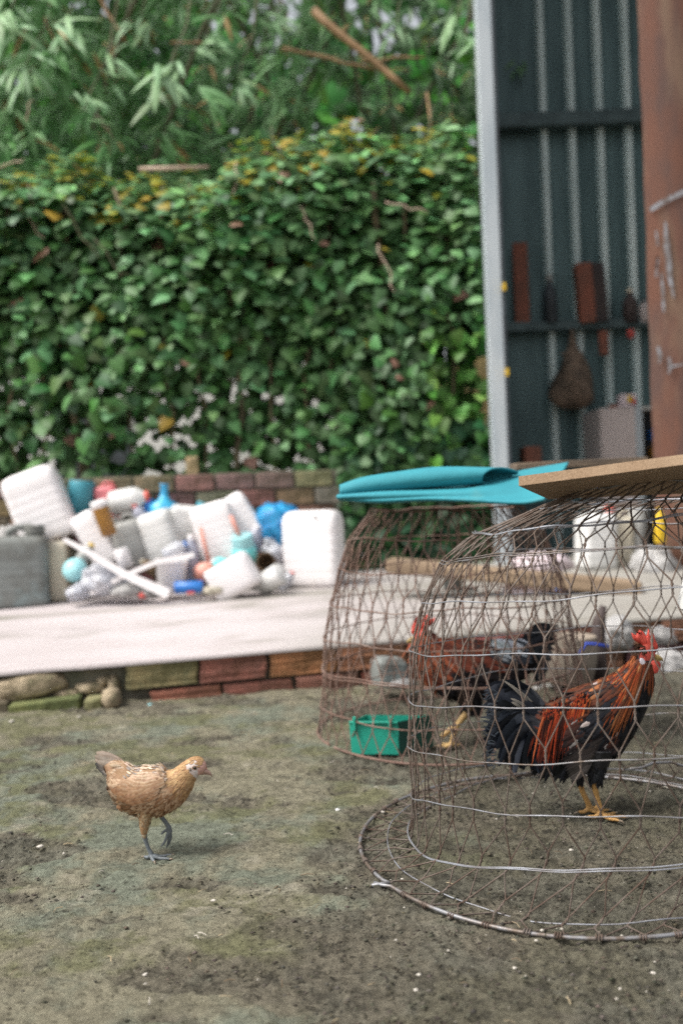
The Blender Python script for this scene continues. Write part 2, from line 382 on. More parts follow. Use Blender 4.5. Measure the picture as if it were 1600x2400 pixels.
    px, py = px[keep], py[keep]; n = len(px)
    T = np.array([[1, 0, 0], [0.2, 1, 0.1], [-1, 0.1, 0], [0, -1, 0], [0.1, 0, 0.9], [0, 0, -0.6]])
    TF = np.array([[0, 1, 4], [1, 2, 4], [2, 3, 4], [3, 0, 4], [1, 0, 5], [2, 1, 5], [3, 2, 5], [0, 3, 5]])
    s = 0.0012 + 0.0035 * rs.uniform(0, 1, n) ** 3
    a = rs.uniform(0, 6.28, n)
    j = T[None] * (1 + 0.35 * rs.uniform(-1, 1, (n, 6, 3)))
    VX = (j[..., 0] * np.cos(a)[:, None] - j[..., 1] * np.sin(a)[:, None]) * s[:, None] * 1.3
    VY = (j[..., 0] * np.sin(a)[:, None] + j[..., 1] * np.cos(a)[:, None]) * s[:, None]
    VZ = j[..., 2] * s[:, None] * 0.8 + s[:, None] * 0.35 + 0.004
    V = np.stack([VX + px[:, None], VY + py[:, None], VZ], -1).reshape(-1, 3)
    F = (TF[None] + (np.arange(n) * 6)[:, None, None]).reshape(-1, 3)
    base = np.array([[0.075, 0.067, 0.052]]) * rs.uniform(0.7, 1.9, (n, 1)) * (1 + 0.1 * rs.uniform(-1, 1, (n, 3)))
    pal = rs.uniform(0, 1, n) > 0.975
    base[pal] = [0.5, 0.46, 0.40]
    me = mesh_np('soil_crumbs', V, F, M_clod, np.repeat(base, 6, 0), True)
    tag(obj('soil_crumbs', me), 'loose crumbs of dark soil scattered over the yard', 'soil crumbs', kind='stuff')
build_ground()

def slab_pt(X, d, dz=0.0):
    return Vector((X, 3.62 + 0.15 * X + d, 0.152 + 0.022 * (max(-3, min(3, X)) + 1) + 0.042 * d + dz))
YAW = math.atan(0.15)

def add_slab():
    # top sheet with a slightly ragged front edge
    nx, nd = 110, 40
    X = np.linspace(-4.2, 5.2, nx); D = np.concatenate([np.linspace(0, 0.3, 8), np.linspace(0.34, 2.42, nd - 8)])
    V = []; F = []
    for i, x in enumerate(X):
        ragged = 0.05 * (vnoise(np.array([x * 7]), np.array([0.3]), 5)[0] - 0.3) if x < -0.87 else 0.008 * (vnoise(np.array([x * 9]), np.array([2.3]), 5)[0] - 0.5)
        for j, d in enumerate(D):
            p = slab_pt(x, d + (ragged - 0.006 if j == 0 else 0), 0.006 * (vnoise(np.array([x * 2]), np.array([d * 2]), 8)[0] - 0.5))
            if j == 0: p.z -= 0.003
            V.append(p)
        p = slab_pt(x, ragged - 0.004, -0.016); V.append(p)
    m = nd + 1
    for i in range(nx - 1):
        for j in range(nd - 1):
            a = i * m + j; F.append((a, a + m, a + m + 1, a + 1))
        F.append((i * m + nd, (i + 1) * m + nd, (i + 1) * m, i * m))
    A_ = np.array([tuple(p) for p in V]); xx, yy = A_[:, 0], A_[:, 1]
    g = np.clip(0.95 * sstep(-0.75, 0.9, xx + 1.2 * (fbm(xx * 1.4, yy * 2.2, 4, 401) - .5)), 0, 1)
    c_ = np.array([[0.50, 0.45, 0.45]]) * (1 - g[:, None]) + np.array([[0.30, 0.285, 0.255]]) * g[:, None]
    dl = np.abs(yy - .15 * xx - 3.62 - 1.45 - .12 * (fbm(xx * 3, xx * 0, 3, 421) - .5)); st = np.clip(sstep(.56, .75, fbm(xx * 2.2 + 5, yy * 5.5, 5, 411, .6)) * .7 + .8 * np.exp(-(dl / .05) ** 2), 0, 1)[:, None]; c_ = c_ * (1 - st) + np.array([[.24, .225, .19]]) * st
    mb = MB(); mb.add(V, F, [tuple(q) for q in c_])
    top = mb.build('concrete_slab', M_slab, None, True, True); tag(top, 'pale worn concrete slab edged with bricks', kind='structure')
    # core under the sheet, set back behind the bricks
    mb = MB(); V = []
    for x in (-4.2, 5.2):
        for d, z in ((0.05, -0.03), (2.40, -0.03)):
            V.append(slab_pt(x, d, z))
        for d in (0.05, 2.40):
            p = slab_pt(x, d); p.z = -0.3; V.append(p)
    mb.add(V, [(0, 1, 5, 4), (0, 4, 6, 2), (2, 6, 7, 3), (1, 3, 7, 5), (0, 2, 3, 1)])
    core = mb.build('slab_core', M_mortar, top)
    # edging bricks: grooved clay blocks, long side out
    def brick_mesh(L, H, D_, col, seed, grooves=4):
        r = random.Random(seed)
        ys = []
        prof = []
        zz = -H / 2
        for g in range(grooves):
            h = H / grooves
            prof += [(0.0, zz + 0.004), (0.0, zz + h - 0.004), (0.0035, zz + h)]
            zz += h
        V = []
        for sx in (-1, 1):
            for (dy, z) in prof: V.append((sx * L / 2 + r.uniform(-.003, .003), -D_ / 2 + dy + r.uniform(-.001, .001), z))
            V.append((sx * L / 2, D_ / 2, H / 2)); V.append((sx * L / 2, D_ / 2, -H / 2))
        n = len(prof) + 2
        F = [(i, n + i, n + (i + 1) % n, (i + 1) % n) for i in range(n)]
        F.append(tuple(range(n - 1, -1, -1))); F.append(tuple(range(n, 2 * n)))
        V = [(x + .004 * math.sin(z * 60 + seed), y + r.uniform(-.0025, .0025), z + r.uniform(-.002, .002)) for x, y, z in V]
        b = MB(); b.add(V, F, col); return b
    cols = [(0.30, 0.20, 0.12), (0.36, 0.14, 0.09), (0.40, 0.145, 0.09), (0.33, 0.13, 0.09), (0.34, 0.17, 0.12), (0.27, 0.13, 0.095)]
    for row in range(2):
        x = -0.86 + (0.09 if row else 0); k = 0
        H = 0.098
        while x < 3.4:
            L = 0.262 + rnd.uniform(-0.02, 0.01)
            if row == 0 and k == 0: L = 0.27
            c = cols[min(k, 5)] if (row == 0 and k < 3) else cols[rnd.randint(1, 5)]
            c = tuple(v * rnd.uniform(0.8, 1.15) for v in c)
            if row: c = tuple(v * 0.85 for v in c)
            b = brick_mesh(L, H, 0.09, c, k * 7 + row)
            o = b.build('brick', M_brick, top, False, True)
            p = slab_pt(x + L / 2, 0.045 + rnd.uniform(-0.004, 0.006) + (0.004 if row else 0), -0.017 - H / 2 - row * (H + 0.010))
            o.location = p; o.rotation_euler = (rnd.uniform(-.01, .01), -0.022 + rnd.uniform(-.008, .008), YAW + rnd.uniform(-.012, .012))
            x += L + rnd.uniform(0.008, 0.018); k += 1
    # row of low mossy bricks and rubble stones where the edging is gone
    for (x0, x1, y0, y1, cc) in ((30, 190, 1638, 1668, (0.16, 0.17, 0.06)), (202, 242, 1634, 1654, (0.28, 0.25, 0.12)), (-120, 24, 1646, 1680, (0.2, 0.15, 0.1)), (100, 270, 1606, 1628, (0.34, 0.28, 0.24))):
        p = P((x0 + x1) / 2, (y0 + y1) / 2, 3.44 if y0 > 1620 else 3.56); s = 3.44 / FPX
        b = MB(); b.box((0, 0, 0), ((x1 - x0) * s, 0.1, (y1 - y0) * s + 0.02), col=cc, bev=0.006)
        o = b.build('brick', M_brick, top, False, True); o.location = p - Vector((0, 0, 0.01)); o.rotation_euler = (0, -0.05, YAW)
    stones = [(70, 1607, 160, 62, 3.50), (28, 1572, 34, 24, 3.58), (92, 1570, 70, 34, 3.60), (165, 1575, 80, 44, 3.60), (232, 1572, 66, 36, 3.61),
              (262, 1636, 42, 44, 3.44), (215, 1608, 70, 30, 3.55), (270, 1600, 26, 44, 3.56), (160, 1622, 60, 24, 3.53), (-60, 1600, 90, 60, 3.52), (-130, 1590, 90, 60, 3.52), (250, 1590, 40, 26, 3.57)]
    for k, (x, y, w, h, Y) in enumerate(stones):
        bm = bmesh.new(); bmesh.ops.create_icosphere(bm, subdivisions=3, radius=0.5)
        s = Y / FPX
        for v in bm.verts:
            n = v.co.normalized(); q = v.co * 5 + Vector((k * 9, 0, 0))
            f = 1 + 0.5 * (fbm(np.array([q.x + q.z]), np.array([q.y - q.z * .7]), 4, k)[0] - 0.5)
            p_ = [math.copysign(abs(c) ** 0.75, c) for c in n]
            v.co = Vector((p_[0] * w * s * 0.52, p_[1] * 0.07, p_[2] * h * s * 0.52)) * f
        me = bpy.data.meshes.new('stone'); bm.to_mesh(me); bm.free(); smooth(me)
        o = obj('stone', me, top, M_stone); o.location = P(x, y, Y); o.rotation_euler = (0, rnd.uniform(-.15, .1), YAW)
add_slab()

# ---- low brick wall behind the heap
def add_wall():
    root = empty('brick_wall', (-1.5, 5.95 - .15 * 1.5, 0.2), 'low mossy wall of worn red and grey bricks under the hedge', 'wall')
    L, H = 0.25, 0.112
    cs = [(0.34, 0.15, 0.10), (0.30, 0.17, 0.12), (0.30, 0.27, 0.24), (0.24, 0.17, 0.12), (0.33, 0.20, 0.15), (0.24, 0.22, 0.14)]
    inv = Matrix.Translation(-root.location)
    for row in range(7):
        x = -3.3 + (L / 2 if row % 2 else 0)
        while x < 0.0:
            l = min(L, 0.0 - x)
            if l > 0.05:
                b = MB(); c = rnd.choice(cs); c = tuple(v * rnd.uniform(.75, 1.15) for v in c)
                b.box((0, 0, 0), (l - 0.014, 0.1, H - 0.013), col=c, bev=0.006)
                o = b.build('brick', M_brick, root, False, True)
                xx = x + l / 2; o.location = Vector((xx, 5.95 + .15 * xx + rnd.uniform(-.006, .006), 0.225 + row * H)) - root.location
                o.rotation_euler = (0, 0, YAW + rnd.uniform(-.02, .02))
            x += L
    b = MB(); b.box((0, 0, 0), (3.3, 0.07, 0.80)); o = b.build('mortar', M_mortar, root); o.location = Vector((-1.66, 5.96 - .15 * 1.66, 0.555)) - root.location; o.rotation_euler = (0, 0, YAW)
    s = 5.85 / FPX
    b = MB(); b.box((0, 0, 0), (0.075, 0.09, 0.115), col=(0.5, 0.36, 0.2), bev=0.006)
    o = b.build('loose_brick', M_brick, None, False, True); o.location = Vector((P(450, 1100, 5.85).x, 5.86, 1.01)); o.rotation_euler = (0, 0, 0.2)
    tag(o, 'single pale tan brick standing on end on top of the low wall', 'brick')
add_wall()

# ---- leaf masses
def basis(nrm, tip):
    n = nrm / np.linalg.norm(nrm, axis=1, keepdims=True)
    t = tip - (tip * n).sum(1, keepdims=True) * n
    t /= np.linalg.norm(t, axis=1, keepdims=True) + 1e-9
    s = np.cross(t, n)
    return s, t, n
HEART = np.array([[0, 0, 0], [-.34, -.16, -.04], [-.52, .14, -.10], [-.36, .52, -.08], [0, 1.0, -.14], [.36, .52, -.08], [.52, .14, -.10], [.34, -.16, -.04], [0, .45, .03]])
HEART[:, 1] -= 0.05
HF = np.array([[0, 1, 8], [1, 2, 8], [2, 3, 8], [3, 4, 8], [4, 5, 8], [5, 6, 8], [6, 7, 8], [7, 0, 8]])[:, ::-1]
LANCE = np.array([[0, 0, 0], [-.065, .25, -.02], [0, .25, .01], [.065, .25, -.02], [-.075, .55, -.09], [0, .55, -.06], [.075, .55, -.09], [-.04, .82, -.2], [.04, .82, -.2], [0, 1.0, -.3]])
LF = np.array([[0, 2, 1], [0, 3, 2], [1, 2, 5], [1, 5, 4], [2, 3, 6], [2, 6, 5], [4, 5, 7], [5, 6, 8], [5, 8, 7], [7, 8, 9]])
def leaves(T, TF, pos, nrm, tip, size, col, cvar=0.25):
    n = len(pos); k = len(T)
    s, t, w = basis(nrm, tip)
    sz = size[:, None, None]
    V = pos[:, None, :] + sz * (T[None, :, 0:1] * s[:, None, :] + T[None, :, 1:2] * t[:, None, :] + T[None, :, 2:3] * w[:, None, :])
    F = (TF[None] + (np.arange(n) * k)[:, None, None]).reshape(-1, TF.shape[1])
    C = np.repeat(col, k, 0)
    return V.reshape(-1, 3), F, C
def single_leaf_parts(parent, T, TF, pos, nrm, tip, size, col, m, name='leaf'):
    """each leaf an object sharing a few meshes"""
    s, t, w = basis(nrm, tip)
    q = {}
    inv = parent.matrix_world.inverted() if False else Matrix.Translation(-parent.location)
    for i in range(len(pos)):
        key = tuple(int(v) for v in np.round(col[i] * 60).astype(int) // 2 * 2)
        if key not in q:
            q[key] = mesh_np(name, T, TF, m, np.repeat(np.clip(np.array([key]) / 60.0, 0.02, 1), len(T), 0), True)
        o = bpy.data.objects.new(name, q[key]); COL.objects.link(o); o.parent = parent
        M = Matrix(((s[i][0], t[i][0], w[i][0]), (s[i][1], t[i][1], w[i][1]), (s[i][2], t[i][2], w[i][2]))).to_4x4()
        o.matrix_local = Matrix.Translation(Vector(pos[i]) - parent.location) @ M @ Matrix.Scale(float(size[i]), 4)

def add_hedge():
    root = empty('vine_hedge', (-0.6, 6.3, 0.9), 'tall hedge of heart-leaved climbing vine with yellow-tipped top behind the low wall', 'hedge')
    def top_z(x):
        return np.interp(x, [-2.9, -2.3, -1.6, -1.0, -0.43, 0, .58, .96, 1.4], [3.15, 3.18, 3.14, 3.06, 3.26, 3.40, 3.42, 3.38, 3.36]) + 0.04 * np.sin(x * 9.3) + .03 * np.sin(x * 17)
    def make(n, lo_y, hi_y):
        x = rs.uniform(-2.9, 1.02, n); z = rs.uniform(0.75, 3.65, n)
        y = 6.1 + 0.15 * x * 0.6 + rs.uniform(lo_y, hi_y, n) + 0.12 * np.sin(x * 3.1) * np.cos(z * 2.3)
        tz = top_z(x)
        y += np.where(z > tz - 0.35, (z - tz + 0.35) * 0.9, 0)
        keep = z < tz + 0.05 * rs.randn(n) + .22 * (fbm(x * 5, z * 0, 3, 251) - .45)
        # gaps low down where the bright yard beyond shows, and thin fringe at the bottom
        g = .86 * fbm(x * 21 + 3, z * 18, 2, 201, 0.6) + .14 * fbm(x * 3 + 3, z * 3, 2, 207) + .02 - .035 * sstep(-1.6, -.4, x)
        low = (1 - sstep(1.35, 2.2, z)) * (1 - .75 * sstep(-.1, .1, x) * (1 - sstep(.6, .7, x)))
        thr = 0.61 - 0.14 * low
        thr = thr + 0.10 * sstep(0.3, 0.5, x) * (1 - sstep(0.62, 0.75, x))
        keep &= ~((g > thr) & (low > 0.02) & (rs.uniform(0, 1, n) < 0.9 * low + 0.25))
        keep &= ~((z < 1.1) & (x < 0) & (rs.uniform(0, 1, n) < 0.35))
        keep &= ~((x > 0.66) & (z < 2.0) & (rs.uniform(0, 1, n) < 0.6))
        x, y, z = x[keep], y[keep], z[keep]; n = len(x); tz = top_z(x)
        pos = np.stack([x, y, z], 1)
        up = sstep(-0.5, 0.1, z - tz)
        nrm = np.stack([rs.normal(0, .45, n), -0.9 + rs.normal(0, .3, n) + 0.3 * up, 0.55 + 0.5 * sstep(1.6, 2.8, z) + rs.normal(0, .4, n) + 0.9 * up], 1)
        tip = np.stack([rs.normal(0, .5, n), -0.25 + rs.normal(0, .3, n), -0.9 + rs.normal(0, .35, n)], 1)
        size = rs.uniform(0.05, 0.115, n)
        c = np.array([[.078, .180, .055]]) * rs.uniform(.55, 1.5, (n, 1)) * rs.uniform(.85, 1.15, (n, 3))
        ba = rs.uniform(0, 1, n) > 0.66 - .25 * sstep(2.0, 3.0, z); c[ba] = c[ba] * [2.1, 1.8, 2.4]  # paler leaves, more of them higher up: highlights from above put into colour
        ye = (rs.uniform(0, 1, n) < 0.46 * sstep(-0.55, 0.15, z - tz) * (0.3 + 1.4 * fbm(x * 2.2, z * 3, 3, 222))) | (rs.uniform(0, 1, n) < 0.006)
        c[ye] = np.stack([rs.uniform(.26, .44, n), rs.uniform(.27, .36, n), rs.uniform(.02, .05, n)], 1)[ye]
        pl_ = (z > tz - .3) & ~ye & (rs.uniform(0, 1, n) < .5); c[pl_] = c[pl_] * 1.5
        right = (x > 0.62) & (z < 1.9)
        c[right] *= [1.25, 1.35, 0.7]  # brighter, yellower tint paints sunlight on this end of the hedge
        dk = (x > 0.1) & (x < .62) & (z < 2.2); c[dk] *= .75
        pk = rs.uniform(0, 1, n) < 0.006; c[pk] = [0.38, 0.2, 0.15]
        return pos, nrm, tip, size, c
    pos, nrm, tip, size, c = make(14500, 0.0, 0.40)
    # the foremost, largest leaves are single objects
    vis = np.where((pos[:, 0] > -2.2) & (pos[:, 0] < 1.0) & (pos[:, 2] > 1.2))[0]
    big = vis[np.argsort(pos[vis, 1] - size[vis] * 3)[:290]]
    m = np.ones(len(pos), bool); m[big] = False
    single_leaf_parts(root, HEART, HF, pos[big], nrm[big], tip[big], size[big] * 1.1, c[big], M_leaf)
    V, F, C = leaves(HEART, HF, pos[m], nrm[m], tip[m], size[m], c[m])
    o = obj('leaf_mass', mesh_np('leaf_mass', V - np.array(root.location), F, M_leaf, C, True), root); o['kind'] = 'stuff'
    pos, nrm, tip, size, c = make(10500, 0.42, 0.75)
    V, F, C = leaves(HEART, HF, pos, nrm, tip, size * 1.1, c * 0.8)  # inner layer coloured darker to deepen the shade between leaves
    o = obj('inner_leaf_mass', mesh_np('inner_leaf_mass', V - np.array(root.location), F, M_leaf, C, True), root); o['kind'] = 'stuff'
    # woody stems and runners
    for k in range(16):
        x = -2.7 + k * 0.25 + rnd.uniform(-.08, .08); pts = []
        for j in range(10):
            pts.append(Vector((x + rnd.uniform(-.05, .05), 6.32 + .09 * x + rnd.uniform(-.04, .04), 0.6 + j * 0.26)) - root.location)
        MB().tube(pts, 0.011 if k % 4 else 0.022, 6).build('vine_stem', M_stem, root, True)
    runners = [(20, 460, 110, 560), (150, 480, 230, 600), (215, 560, 300, 650), (700, 480, 740, 560), (1010, 240, 1000, 330), (560, 380, 545, 470), (0, 395, 60, 378), (880, 570, 930, 690), (60, 290, 75, 240), (230, 270, 270, 330), (900, 470, 1000, 500), (630, 300, 660, 375)]
    for (x0, y0, x1, y1) in runners:
        a = P(x0, y0, 6.02); b = P(x1, y1, 5.98); pts = [a.lerp(b, t / 5) + Vector((rnd.uniform(-.02, .02), 0, rnd.uniform(-.02, .02))) - root.location for t in range(6)]
        MB().tube(pts, 0.005, 5).build('runner', M_culm if x0 % 4 else M_palewood, root, True)
    o = MB().tube([P(326, 396, 5.9), P(380, 395, 5.9), P(490, 391, 5.9)], [0.014, 0.016, 0.011], 8).build('dry_stick', M_palewood, None, True)
    tag(o, 'pale dry stick lying level across the top of the hedge', 'stick')
add_hedge()

def add_far():
    # pale rendered house wall and ochre bank beyond the hedge
    root = empty('house', (-2.2, 12.0, 0), 'pale rendered house wall glimpsed through gaps low in the hedge', 'house')
    b = MB(); b.box((0, 0, 0), (5.2, 0.25, 3.0)); o = b.build('wall', M_render, root); o.location = (0, 0, 1.5)
    b = MB(); b.box((0, 0, 0), (5.7, 3.0, 0.12)); o = b.build('roof', M_grey, root); o.location = (0, 1.9, 3.05)
    b = MB(); b.box((0, 0, 0), (1.0, 0.06, 1.1)); o = b.build('window', M_dark, root); o.location = (-1.0, -0.13, 1.5)
    X = np.linspace(0.4, 6, 40); V = []; F = []
    for i, x in enumerate(X):
        for j in range(14):
            t = j / 13
            V.append((x, 8.2 + 1.6 * t + 0.25 * (fbm(np.array([x * 2]), np.array([t * 4]), 3, 4)[0]), 2.1 * t + 0.2 * vnoise(np.array([x * 3]), np.array([t * 5]), 6)[0]))
    for i in range(39):
        for j in range(13): a = i * 14 + j; F.append((a, a + 14, a + 15, a + 1))
    o = MB().add(V, F).build('earth_bank', M_ochre, None, True); tag(o, 'ochre earth bank behind the right end of the hedge', kind='structure')
    # bushes lit green in front of the bank
    root = empty('bush', (1.0, 7.6, 0.2), 'bright green leafy bush between the hedge and the steel post', 'bush')
    n = 2200; pos = np.stack([rs.uniform(0.4, 1.15, n), rs.uniform(7.2, 7.9, n), rs.uniform(0.2, 2.5, n)], 1)
    g = fbm(pos[:, 0] * 4, pos[:, 2] * 4, 3, 77); pos = pos[g > 0.46]; n = len(pos)
    c = np.stack([rs.uniform(.07, .13, n), rs.uniform(.22, .34, n), rs.uniform(.03, .06, n)], 1)
    V, F, C = leaves(HEART, HF, pos, np.stack([rs.normal(0, .5, n), -0.7 + rs.normal(0, .3, n), .6 + rs.normal(0, .3, n)], 1), rs.normal(0, 1, (n, 3)) + [0, 0, -.6], rs.uniform(.05, .1, n), c)
    o = obj('foliage', mesh_np('foliage', V - np.array(root.location), F, M_leaf, C, True), root); o['kind'] = 'stuff'
    MB().tube([(0, 0, -.2), (0.02, 0, 1), (0.1, 0, 2.1)], [.03, .02, .01], 6).build('stem', M_stem, root, True)
    root = empty('undergrowth', (0.5, 6.3, 0.1), 'dark green undergrowth at the foot of the hedge behind the rear cage', 'plants')
    n = 1900; pos = np.stack([rs.uniform(-.02, 1.02, n), rs.uniform(6.12, 6.6, n), rs.uniform(0.05, 1.25, n)], 1)
    c = np.stack([rs.uniform(.02, .05, n), rs.uniform(.07, .14, n), rs.uniform(.02, .05, n)], 1)
    V, F, C = leaves(HEART, HF, pos, np.stack([rs.normal(0, .5, n), -0.9 + rs.normal(0, .3, n), .4 + rs.normal(0, .3, n)], 1), rs.normal(0, .6, (n, 3)) + [0, 0, -.8], rs.uniform(.06, .12, n), c)
    o = obj('foliage', mesh_np('foliage', V - np.array(root.location), F, M_leaf, C, True), root); o['kind'] = 'stuff'
    # brown pillar
    a = P(985, 1085, 6.75)
    b = MB(); b.box((0, 0, 0), (0.17, 0.17, 1.9), bev=0.01); o = b.build('pillar', M_pillar); o.location = (a.x, 6.75, 0.85)
    tag(o, 'brown weathered pillar half hidden by vines right of the low wall', 'pillar')
    for k, (x, lab) in enumerate(((172, 'thin dark fence stake behind the hedge gaps at the left'), (1020, 'thin dark fence stake just right of the brown pillar'))):
        a = P(x, 1000, 6.6); o = MB().tube([(a.x, 6.6, 0.2), (a.x - .01, 6.6, 1.0), (a.x, 6.6, 1.75)], 0.022, 7).build('stake', M_stem, None, True)
        tag(o, lab, 'stake')
    # dark trees closing the background
    n = 15000
    x = rs.uniform(-9, 8, n); z = rs.uniform(0.3, 9.5, n); y = rs.uniform(12.6, 15.5, n)
    g = fbm(x * 2.6 + 7, z * 2.6, 3, 303, 0.6)
    win = np.exp(-((x - 0.3) / 2.6) ** 2) * sstep(4.0, 5.0, z)
    keep = ~((g > 0.64 - 0.13 * win) & (z > 4.4) & (rs.uniform(0, 1, n) < .9))
    x, y, z = x[keep], y[keep], z[keep]; n = len(x)
    pos = np.stack([x, y, z], 1)
    c = np.stack([rs.uniform(.05, .10, n), rs.uniform(.14, .27, n), rs.uniform(.03, .065, n)], 1)
    V, F, C = leaves(HEART, HF, pos, np.stack([rs.normal(0, .5, n), -1 + rs.normal(0, .3, n), .3 + rs.normal(0, .4, n)], 1), rs.normal(0, 1, (n, 3)) + [0, 0, -.8], rs.uniform(.2, .38, n), c)
    o = obj('far_trees', mesh_np('far_trees', V, F, M_farleaf, C, True)); tag(o, 'dark mass of far trees with sky glinting through', 'trees', kind='stuff')
add_far()

def add_bamboo():
    specs = [(-2.6, 7.6, 'leafy bamboo clump arching in from the left edge, largest sprays'), (-0.8, 8.3, 'bamboo clump in the middle above the hedge with drooping fan of leaves'), (0.9, 8.6, 'darker thin bamboo clump beside the shed, sky showing through')]
    for ci, (cx, cy, lab) in enumerate(specs):
        root = empty('bamboo_clump', (cx, cy, 0), lab, 'bamboo', 'bamboo clumps behind the hedge')
        L0 = np.array(root.location)
        for k in range(4):
            bx, by = rnd.uniform(-.5, .5), rnd.uniform(-.2, .5); lean = rnd.uniform(-.16, .16)
            pts = [(bx + lean * t * t * 0.5, by - 0.02 * t * t, t) for t in (0, 1.5, 3, 4.5, 6, 7.4)]
            MB().tube(pts, [.028, .026, .024, .02, .015, .008], 8).build('culm', M_culm, root, True)
        n = [700, 560, 330][ci]
        A = []; 
        for k in range(n):
            sx = rnd.gauss(0, 0.85); sz = rnd.uniform(2.9, 6.6); sy = rnd.uniform(-1.0, 1.0)
            dirx = rnd.gauss(0, .9); diry = -0.4 + rnd.gauss(0, .5)
            m = rnd.randint(5, 10); spread = rnd.uniform(.5, 1.0)
            size = rnd.uniform(.22, .38) if ci == 0 else rnd.uniform(.18, .32)
            bright = rnd.random()
            for j in range(m):
                a = (j / (m - 1) - .5) * 2 * spread
                tip = (dirx * .6 + a * 0.9, diry, -0.75 + rnd.uniform(-.25, .35))
                A.append((cx + sx + rnd.uniform(-.05, .05), cy + sy + rnd.uniform(-.05, .05), sz + rnd.uniform(-.06, .06), rnd.gauss(0, .3), -0.65 + rnd.gauss(0, .25), 0.75 + rnd.gauss(0, .3), *tip, size * rnd.uniform(.7, 1.1), bright))
        A = np.array(A); pos, nrm, tip, size, br = A[:, :3], A[:, 3:6], A[:, 6:9], A[:, 9], A[:, 10]
        hi = np.array([.33, .56, .26]); lo = np.array([.09, .24, .07])
        if ci == 2: hi = hi * 0.42; lo = lo * 0.45
        if ci == 1: hi = hi * .85; lo = lo * .8
        c = lo + (hi - lo) * br[:, None] * rs.uniform(.6, 1.1, (len(A), 1))
        dry = rs.uniform(0, 1, len(A)) < .05; c[dry] = [.42, .28, .12]
        big = np.argsort(pos[:, 1] - size * 2)[:95]
        m = np.ones(len(pos), bool); m[big] = False
        single_leaf_parts(root, LANCE, LF, pos[big], nrm[big], tip[big], size[big] * 1.1, c[big], M_bamleaf)
        V, F, C = leaves(LANCE, LF, pos[m], nrm[m], tip[m], size[m], c[m])
        o = obj('leaf_mass', mesh_np('leaf_mass', V - L0, F, M_bamleaf, C, True), root); o['kind'] = 'stuff'
    # the fan-shaped sprays nearest the hedge top
    for (x, y, Y, n, s, d, lab) in ((395, 175, 6.5, 15, .42, -90, 'large drooping fan of long bamboo leaves hanging over the hedge'), (150, 70, 6.6, 12, .38, -55, 'pale bamboo spray slanting down to the right at the upper left'), (60, 160, 6.6, 11, .36, -75, 'pale bamboo spray hanging at the left edge'), (1075, 60, 6.9, 9, .36, -105, 'bamboo spray hanging beside the top of the steel post'), (930, 60, 7.2, 8, .26, -90, 'small bamboo spray right of the slanting brown cane'), (480, 110, 6.8, 10, .28, -20, 'short bamboo spray pointing right at mid height'),
            (20, 40, 6.5, 11, .40, -60, 'pale bamboo spray in the upper left corner'), (250, 150, 6.7, 10, .32, -35, 'bamboo spray between the left spray and the large fan'), (330, 40, 6.8, 9, .28, -120, 'bamboo spray above the large fan, pointing down left'), (640, 60, 7.0, 9, .30, -50, 'bamboo spray left of the sky glints'), (560, 190, 6.8, 8, .26, -70, 'small bamboo spray right of the large fan'), (200, 260, 6.4, 8, .22, -40, 'small bamboo spray low on the left over the hedge top'), (1090, 130, 6.9, 7, .26, -110, 'thin bamboo spray lower down beside the steel post')):
        p = P(x, y, Y); root = empty('bamboo_spray', p, lab, 'bamboo spray', 'nearest bamboo sprays')
        T = []
        for j in range(n):
            a = math.radians(d + (j / (n - 1) - .5) * 70 + rnd.uniform(-16, 16))
            T.append((rnd.uniform(-.09, .09), rnd.uniform(-.12, .12), rnd.uniform(-.09, .09), math.cos(a), rnd.uniform(-.8, .5), math.sin(a), s * rnd.uniform(.5, 1.0)))
        T = np.array(T); pos = T[:, :3] + np.array(p)
        c = np.tile(np.array([[.32, .50, .27]]), (n, 1)) * rs.uniform(.7, 1.15, (n, 1))
        single_leaf_parts(root, LANCE, LF, pos, np.stack([rs.normal(0, .25, n), np.full(n, -.7), np.full(n, .75)], 1), T[:, 3:6], T[:, 6], c, M_bamleaf)
        MB().tube([(0.0, 0, 0.0), (0.02, 0.1, 0.18), (0.1, 0.3, 0.5), (.15, .6, 1.2)], [.004, .006, .009, .012], 6).build('twig', M_culm, root, True)
    # loose canes
    for (x0, y0, x1, y1, Y, r, lab) in ((735, 25, 960, 216, 6.9, .034, 'thick reddish brown cane slanting down to the right above the hedge'), (665, 112, 880, 165, 7.1, .017, 'thin brown cane running left from the thick slanting cane'), (850, 142, 995, 134, 7.2, .015, 'thin level cane crossing behind the thick slanting cane'),
                               (225, -20, 295, 100, 7.0, .018, 'thin brown cane slanting at the upper left'), (95, 20, 140, 120, 7.0, .012, 'short thin cane near the upper left corner'), (400, 98, 490, 100, 7.0, .010, 'slim level twig above the drooping fan'), (1000, 215, 1010, 300, 6.6, .010, 'short upright twig over the hedge top on the right')):
        a, b = P(x0, y0, Y), P(x1, y1, Y - .1)
        pts = [a.lerp(b, t / 6) + Vector((0, 0, rnd.uniform(-.012, .012))) for t in range(7)]
        o = MB().tube([q - a for q in pts], [r * (1.0 - 0.05 * t) for t in range(7)], 8).build('cane', M_cane, None, True); o.location = a
        tag(o, lab, 'cane', 'loose canes in the bamboo')
add_bamboo()

